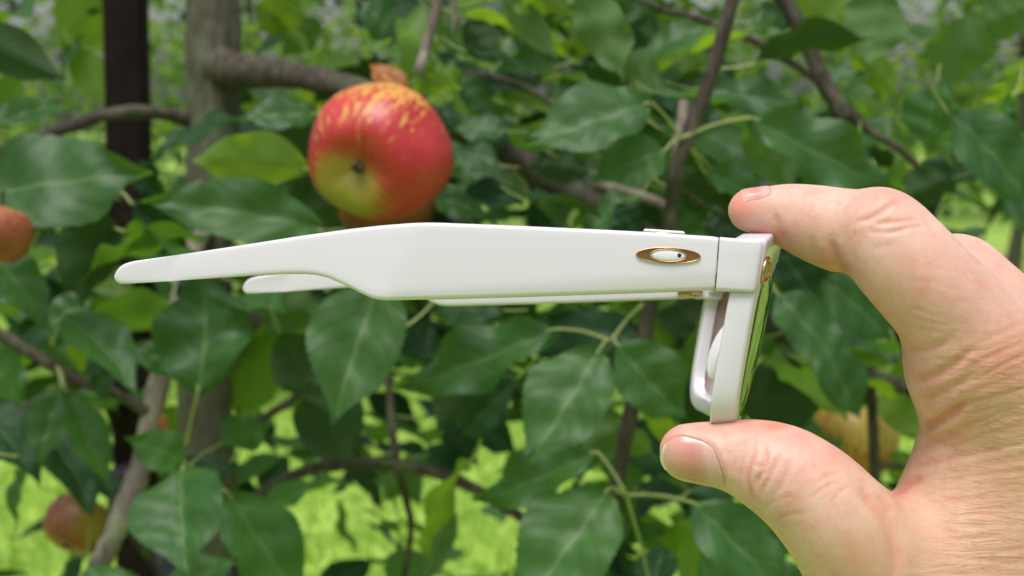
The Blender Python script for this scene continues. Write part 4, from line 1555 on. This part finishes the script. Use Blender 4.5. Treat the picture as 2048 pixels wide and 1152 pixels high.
F, lo, hvox = hand_field()
hv, hq = surface_nets(F, lo, hvox)
BAS = np.array([list(RT), list(UP), list(FW)])
hw = hv @ BAS + np.array(O)
me = bpy.data.meshes.new('hand_base')
me.from_pydata(hw.tolist(), [], hq.tolist())
tmp = bpy.data.objects.new('hand_base', me)
C.objects.link(tmp)
sm = tmp.modifiers.new('smooth', 'SMOOTH')
sm.factor = 0.5
sm.iterations = 5
ss_ = tmp.modifiers.new('sub', 'SUBSURF')
ss_.levels = 1
ss_.render_levels = 1
dg = bpy.context.evaluated_depsgraph_get()
me2 = bpy.data.meshes.new_from_object(tmp.evaluated_get(dg))
bpy.data.objects.remove(tmp)
nvt = len(me2.vertices)
co = np.empty(nvt * 3)
me2.vertices.foreach_get('co', co)
co = co.reshape(-1, 3)
nr = np.empty(nvt * 3)
me2.vertices.foreach_get('normal', nr)
nr = nr.reshape(-1, 3)
rel = co - np.array(CAM)
dep = rel @ np.array(FW)
uu = 1024 + FPX * (rel @ np.array(RT)) / dep
vv = 576 - FPX * (rel @ np.array(UP)) / dep
facing = np.clip((-(nr * rel).sum(1) / np.linalg.norm(rel, axis=1) + 0.15) / 0.3, 0, 1)
facing *= (dep < D0 + 0.020)


front_idx = np.where(facing > 0)[0]


def polyline_dist(pts, margin):
    pts = np.asarray(pts, float)
    lo_, hi_ = pts.min(0) - margin, pts.max(0) + margin
    uf, vf = uu[front_idx], vv[front_idx]
    ix = front_idx[(uf > lo_[0]) & (uf < hi_[0]) & (vf > lo_[1]) & (vf < hi_[1])]
    ua, va = uu[ix], vv[ix]
    best = np.full(len(ix), 1e9)
    along = np.zeros(len(ix))
    n = len(pts) - 1
    for i in range(n):
        a, b = pts[i], pts[i + 1]
        ba = b - a
        t = np.clip(((ua - a[0]) * ba[0] + (va - a[1]) * ba[1]) / (ba @ ba), 0, 1)
        d = np.hypot(ua - a[0] - t * ba[0], va - a[1] - t * ba[1])
        m_ = d < best
        best[m_] = d[m_]
        along[m_] = ((i + t) / n)[m_]
    return ix, best, along


disp = np.zeros(nvt)
redm = np.zeros(nvt)


def crease(pts, depth_mm, w, shoulder=0.35, red=0.3):
    global disp, redm
    pts = catmull(pts, 5)
    ix, d, t = polyline_dist(pts, 6 * w)
    fade = np.clip(np.minimum(t, 1 - t) * 5, 0.0, 1)
    fade = np.maximum(fade, 0.15)
    g = np.exp(-(d / w) ** 2)
    sh = np.exp(-((d - 2.2 * w) / (1.3 * w)) ** 2)
    depth_mm = depth_mm * 1.2
    disp[ix] += facing[ix] * fade * (-depth_mm * g + shoulder * depth_mm * sh) / 1000
    redm[ix] = np.maximum(redm[ix], red * g * fade * facing[ix])


# index finger
crease([(1549, 425), (1556, 445), (1561, 465), (1572, 488)], 0.28, 7, red=.35)
crease([(1562, 372), (1553, 390), (1548, 410)], 0.10, 4, red=.1)
crease([(1572, 370), (1563, 392), (1560, 420)], 0.08, 4, red=.1)
crease([(1582, 370), (1574, 395)], 0.07, 4, red=.1)
crease([(1690, 392), (1674, 405), (1662, 425)], 0.10, 4, red=.1)
crease([(1704, 392), (1690, 410), (1682, 432)], 0.10, 4, red=.1)
crease([(1722, 396), (1712, 414), (1708, 440)], 0.08, 4, red=.1)
crease([(1708, 446), (1735, 438), (1757, 428), (1786, 410), (1812, 408)], 0.34, 5.5, red=.45)
crease([(1745, 448), (1772, 446), (1800, 443), (1848, 438)], 0.22, 5, red=.3)
crease([(1762, 466), (1790, 463), (1818, 455), (1852, 451)], 0.20, 5, red=.3)
crease([(1736, 462), (1752, 464), (1764, 462)], 0.14, 5, red=.2)
crease([(1740, 500), (1770, 492), (1800, 488)], 0.08, 6, red=.1)
crease([(1661, 478), (1667, 502), (1674, 524), (1686, 552)], 0.45, 8, red=.45)
crease([(1620, 470), (1624, 490), (1632, 510)], 0.12, 8, red=.2)
# thumb joint
crease([(1510, 905), (1503, 930), (1498, 958), (1501, 985), (1508, 1004)], 0.38, 5, red=.35)
crease([(1526, 888), (1532, 910), (1529, 935), (1519, 958), (1515, 982)], 0.40, 5, red=.35)
crease([(1490, 912), (1483, 935), (1482, 958)], 0.16, 5, red=.2)
crease([(1472, 915), (1468, 935)], 0.10, 4, red=.15)
crease([(1562, 905), (1550, 935), (1535, 962), (1522, 990)], 0.24, 5, red=.25)
crease([(1588, 905), (1578, 940), (1562, 970), (1545, 1000)], 0.14, 6, red=.2)
crease([(1510, 890), (1506, 905)], 0.14, 4, red=.15)
crease([(1510, 925), (1522, 935), (1530, 928)], 0.14, 4, red=.15)
crease([(1515, 965), (1525, 950), (1545, 938)], 0.12, 4, red=.15)
crease([(1632, 968), (1652, 955), (1678, 945)], 0.10, 4, red=.25)
crease([(1618, 1000), (1640, 980), (1668, 968)], 0.10, 4, red=.25)
crease([(1660, 1010), (1680, 985), (1700, 970)], 0.10, 4, red=.2)
crease([(1525, 1020), (1555, 1000), (1590, 990)], 0.08, 5, red=.15)
crease([(1545, 1045), (1580, 1030), (1620, 1025)], 0.08, 5, red=.15)
# web of the thumb
crease([(1846, 860), (1862, 850), (1884, 837), (1912, 820), (1940, 802)], 0.85, 9, red=.5)
crease([(1826, 764), (1850, 757), (1880, 746), (1912, 728), (1945, 698)], 0.38, 8, red=.3)
crease([(1806, 692), (1830, 700), (1870, 695), (1910, 672)], 0.28, 8, red=.25)
crease([(1842, 805), (1875, 790), (1915, 768), (1960, 740)], 0.25, 8, red=.2)
crease([(1832, 905), (1860, 890), (1900, 872), (1960, 850)], 0.22, 8, red=.2)
crease([(1822, 940), (1850, 930), (1900, 918), (1970, 900)], 0.22, 7, red=.2)
crease([(1788, 988), (1805, 975), (1822, 965), (1850, 955)], 0.5, 8, red=.6)
crease([(1722, 968), (1735, 995), (1758, 1025), (1780, 1062), (1792, 1115), (1795, 1160)], 0.55, 12, red=.25)
crease([(1752, 990), (1770, 1010), (1780, 1030)], 0.25, 7, red=.3)
r2 = random.Random(5)
for k in range(34):                    # fine lines running over the back of the hand
    v0 = 700 + k * 13.5 + r2.uniform(-5, 5)
    u0 = 1830 + r2.uniform(0, 130)
    sl = np.interp(v0, [680, 850, 960, 1152], [-0.50, -0.36, -0.14, 0.02])
    L = r2.uniform(90, 240)
    pts = [(u0 + L * q, v0 + sl * L * q + r2.uniform(-4, 4)) for q in (0, .33, .66, 1)]
    crease(pts, r2.uniform(.04, .13), r2.uniform(3.2, 5.5), red=.16)
for k in range(16):
    v0 = 500 + k * 15
    u0 = 1800 + r2.uniform(0, 160)
    L = r2.uniform(50, 110)
    pts = [(u0 + L * q, v0 + 0.22 * L * q + r2.uniform(-4, 4)) for q in (0, .33, .66, 1)]
    crease(pts, r2.uniform(.03, .07), 4, red=.1)
# nail fold around the thumb nail and under the index nail
NAIL = [(1330, 938), (1323, 912), (1333, 886), (1358, 869), (1400, 880), (1424, 893), (1440, 922), (1450, 955), (1454, 968)]
crease(NAIL[3:], 0.10, 4.5, shoulder=1.6, red=.3)
crease(NAIL[:4], 0.30, 4.5, shoulder=0.4, red=.1)


def blob(u, v, ru, rv, a=0.0):
    c_, s_ = math.cos(a), math.sin(a)
    x, y = uu - u, vv - v
    return np.exp(-(((x * c_ + y * s_) / ru) ** 2 + ((-x * s_ + y * c_) / rv) ** 2)) * facing


disp += blob(1768, 402, 34, 26) * 0.0006          # knuckle pad
disp += blob(1520, 935, 40, 50) * 0.0004
for cc_, am in (((1490, 850, 28, 14), .45), ((1548, 852, 36, 14), .75), ((1600, 880, 50, 30), .35), ((1480, 405, 34, 45), .62), ((1540, 470, 45, 22), .7), ((1750, 400, 60, 25), .30),
                ((1660, 520, 30, 40), .35), ((2000, 720, 90, 70), .40), ((1760, 640, 40, 50), .30), ((1800, 985, 20, 12), .7), ((1690, 540, 20, 20), .4), ((1860, 560, 80, 50), .18), ((1640, 920, 60, 50), .25), ((1335, 870, 40, 40), .45), ((1420, 860, 60, 16), .3), ((1770, 395, 50, 22), .35)):
    redm = np.maximum(redm, am * blob(*cc_))
npoly = np.array([(1330, 938), (1324, 912), (1333, 886), (1360, 869), (1400, 880), (1424, 894), (1440, 922), (1450, 955), (1454, 972), (1400, 968), (1350, 954)], float)
inside = np.zeros(nvt, bool)
for i in range(len(npoly)):
    (x0, y0), (x1, y1) = npoly[i - 1], npoly[i]
    cr_ = ((y0 > vv) != (y1 > vv)) & (uu < (x1 - x0) * (vv - y0) / (y1 - y0 + 1e-9) + x0)
    inside ^= cr_
disp[inside & (facing > 0)] -= 0.00010
co2 = co + nr * disp[:, None]
me2.vertices.foreach_set('co', co2.ravel())
me2.polygons.foreach_set('use_smooth', [True] * len(me2.polygons))
at = me2.attributes.new('flush', 'FLOAT', 'POINT')
at.data.foreach_set('value', redm.astype(np.float32))
wr = np.clip((uu - 1780) / 140, 0, 1) * np.clip((vv - 620) / 150, 0, 1) + 0.35 * np.exp(-((uu - 1530) / 60) ** 2 - ((vv - 950) / 70) ** 2)
at = me2.attributes.new('lined', 'FLOAT', 'POINT')
at.data.foreach_set('value', np.clip(wr, 0, 1).astype(np.float32))
me2.update()

at = me2.attributes.new('tan', 'FLOAT', 'POINT')
at.data.foreach_set('value', np.clip((uu + vv - 2550) / 300, 0, 1).astype(np.float32))
m = N('skin')
oc = m.obj()
fl = m.n('Attribute', attribute_name='flush').outputs['Fac']
li_ = m.n('Attribute', attribute_name='lined').outputs['Fac']
blot = m.noise(oc, 70, 4, 0.6)
fine = m.noise(oc, 420, 3, 0.6)
tan_ = m.n('Attribute', attribute_name='tan').outputs['Fac']
base = m.mix(m.smooth(blot, 0.3, 0.7), m.mix(tan_, col(0.60, 0.350, 0.275), col(0.55, 0.33, 0.215)), m.mix(tan_, col(0.67, 0.430, 0.350), col(0.63, 0.405, 0.28)))
blot2 = m.noise(oc, 190, 4, 0.65)
base = m.mix(m.math('MULTIPLY', m.smooth(blot2, 0.45, 0.72), 0.42), base, col(0.60, 0.26, 0.185))
base = m.mix(m.math('MULTIPLY', m.smooth(blot2, 0.48, 0.25), 0.30), base, col(0.66, 0.46, 0.33))
base = m.mix(m.math('MULTIPLY', m.smooth(fine, 0.5, 0.75), 0.30), base, col(0.55, 0.28, 0.18))
strc = m.mapping(oc, (150, 150, 620), (0, R(8), 0))
lines = m.noise(strc, 1.0, 4, 0.6, 0.6)
base = m.mix(m.math('MULTIPLY', m.math('MULTIPLY', m.smooth(lines, 0.5, 0.3), li_), 0.38), base, col(0.47, 0.22, 0.115))
base = m.mix(m.math('MULTIPLY', m.math('MULTIPLY', m.smooth(lines, 0.52, 0.72), li_), 0.35), base, col(0.68, 0.46, 0.32))
vo = m.n('TexVoronoi')
m.set(vo.inputs['Vector'], oc)
vo.inputs['Scale'].default_value = 210
fre = m.math('MULTIPLY', m.smooth(vo.outputs['Distance'], 0.05, 0.22, 1.0, 0.0), m.smooth(m.noise(oc, 60, 2), 0.52, 0.68))
base = m.mix(m.math('MULTIPLY', fre, 0.35), base, col(0.50, 0.22, 0.10))
base = m.mix(m.math('MULTIPLY', fl, 1.1, clamp=True), base, col(0.62, 0.20, 0.135))
pores = m.n('TexVoronoi')
m.set(pores.inputs['Vector'], oc)
pores.inputs['Scale'].default_value = 1150
pr = m.smooth(pores.outputs['Distance'], 0.0, 0.5)
h = m.math('ADD', m.math('MULTIPLY', pr, 0.06), m.math('MULTIPLY', fine, 0.30))
h = m.math('ADD', h, m.math('MULTIPLY', m.math('MULTIPLY', lines, li_), 1.3))
m.p(Base_Color=base, Roughness=m.math('MULTIPLY_ADD', fine, 0.15, 0.42), Normal=m.bump(h, 0.65, 0.0005), Subsurface_Weight=0.28, Subsurface_Scale=0.0022, IOR=1.42)
m.b.inputs['Subsurface Radius'].default_value = (1.0, 0.38, 0.18)
me2.materials.append(m.m)
M_SKIN = m.m
me2.name = 'person'
person = link(bpy.data.objects.new('person', me2))
tag(person, 'bare right hand reaching in from the right, pinching the sunglasses between index finger and thumb', 'hand')

m = N('nail')
oc = m.obj()
nl_ = m.n('Attribute', attribute_name='along').outputs['Fac']
c = m.ramp(nl_, [(0.0, (0.74, 0.60, 0.48)), (0.05, (0.74, 0.60, 0.48)), (0.10, (0.60, 0.33, 0.26)), (0.55, (0.55, 0.235, 0.20)), (0.66, (0.56, 0.27, 0.23)), (0.76, (0.60, 0.36, 0.31)), (1.0, (0.58, 0.33, 0.27))])
rid = m.noise(m.mapping(oc, (60, 60, 900)), 1.0, 2)
m.p(Base_Color=c, Roughness=0.28, Coat_Weight=0.3, Coat_Roughness=0.15, Normal=m.bump(rid, 0.15, 0.0003), Subsurface_Weight=0.15, Subsurface_Scale=0.002)
M_NAIL = m.m

bvh = BVHTree.FromPolygons([Vector(c_) for c_ in co.tolist()], [tuple(p.vertices) for p in me2.polygons])


def nail_plate(grid, lift, along, name='nail'):
    """grid: rows of (origin, direction) rays that meet the fingertip; plate with a thin edge"""
    rows, ok = [], True
    nr_, nc = len(grid), len(grid[0])
    pos, nrm_ = {}, {}
    for i in range(nr_):
        for j in range(nc):
            o_, d_ = grid[i][j]
            hit, no, fi, di = bvh.ray_cast(o_, d_)
            if hit is None or (o_ != CAM and di > 0.012):
                hit, no, fi, di = bvh.find_nearest(o_ + d_ * (D0 if o_ == CAM else 0.008))
            pos[i, j], nrm_[i, j] = hit, no
    for it in range(3):                      # a nail is smoother than the flesh under it
        new = {}
        for (i, j), p in pos.items():
            nb_ = [pos[a] for a in ((i - 1, j), (i + 1, j), (i, j - 1), (i, j + 1)) if a in pos]
            new[i, j] = p if len(nb_) < 4 else (p * 0.4 + sum(nb_, Vector()) / 4 * 0.6)
        pos = new
    vs, fs, al = [], [], []
    for layer in (0, 1):
        for i in range(nr_):
            for j in range(nc):
                ed = min(i, nr_ - 1 - i, j, nc - 1 - j)
                l_ = lift * (0.15 if ed == 0 else (0.8 if ed == 1 else 1.0)) if layer == 0 else -0.0006
                if along[j] < 0.06 and layer == 0:
                    l_ = lift
                vs.append(pos[i, j] + nrm_[i, j] * l_)
                al.append(along[j])
    for i in range(nr_ - 1):
        for j in range(nc - 1):
            a = i * nc + j
            fs.append((a, a + 1, a + nc + 1, a + nc))
    b0 = nr_ * nc
    bord = [(0, j) for j in range(nc)] + [(i, nc - 1) for i in range(1, nr_)] + [(nr_ - 1, j) for j in range(nc - 2, -1, -1)] + [(i, 0) for i in range(nr_ - 2, 0, -1)]
    for k in range(len(bord)):
        a, b = bord[k], bord[(k + 1) % len(bord)]
        fs.append((a[0] * nc + a[1], b[0] * nc + b[1], b0 + b[0] * nc + b[1], b0 + a[0] * nc + a[1]))
    o = mesh_obj(name, vs, fs, M_NAIL, person)
    at_ = o.data.attributes.new('along', 'FLOAT', 'POINT')
    at_.data.foreach_set('value', np.array(al, dtype=np.float32))
    return o


tops = catmull([(1330, 890), (1345, 876), (1362, 869), (1390, 875), (1412, 884), (1426, 896)], 4)
bots = catmull([(1330, 938), (1348, 950), (1372, 958), (1400, 964), (1430, 969), (1450, 971)], 4)
nc = len(tops)
grid, alg = [], [j / (nc - 1) for j in range(nc)]
NRW = 18
for i in range(NRW):
    f = i / (NRW - 1)
    row = []
    for j in range(nc):
        p = tops[j] * (1 - f) + bots[j] * f
        bow = (math.sin(math.pi * f))
        sh = -8 * bow if j / (nc - 1) < .5 else 0
        uu_ = p[0] + (1 - alg[j]) * (-9 * bow) + alg[j] * 4 * bow
        d_ = (P(uu_, p[1], 1.0) - CAM).normalized()
        row.append((CAM, d_))
    grid.append(row)
nail_plate(grid, 0.00016, alg)
# index nail, seen edge-on from below its rim
grid = []
NC = 14
alg = [j / (NC - 1) for j in range(NC)]
for i in range(11):
    f = i / 10 * 2 - 1
    row = []
    for j in range(NC):
        u = 1484 + 54 * alg[j] - (1 - f * f) * 6 * (1 - alg[j])
        q = P(u, 330, D0 + 0.013) + FW * (0.0052 * f * (0.85 + 0.15 * alg[j]))
        row.append((q, -UP))
    grid.append(row)
nail_plate(grid, 0.0004, [0.12 + 0.88 * a for a in alg])
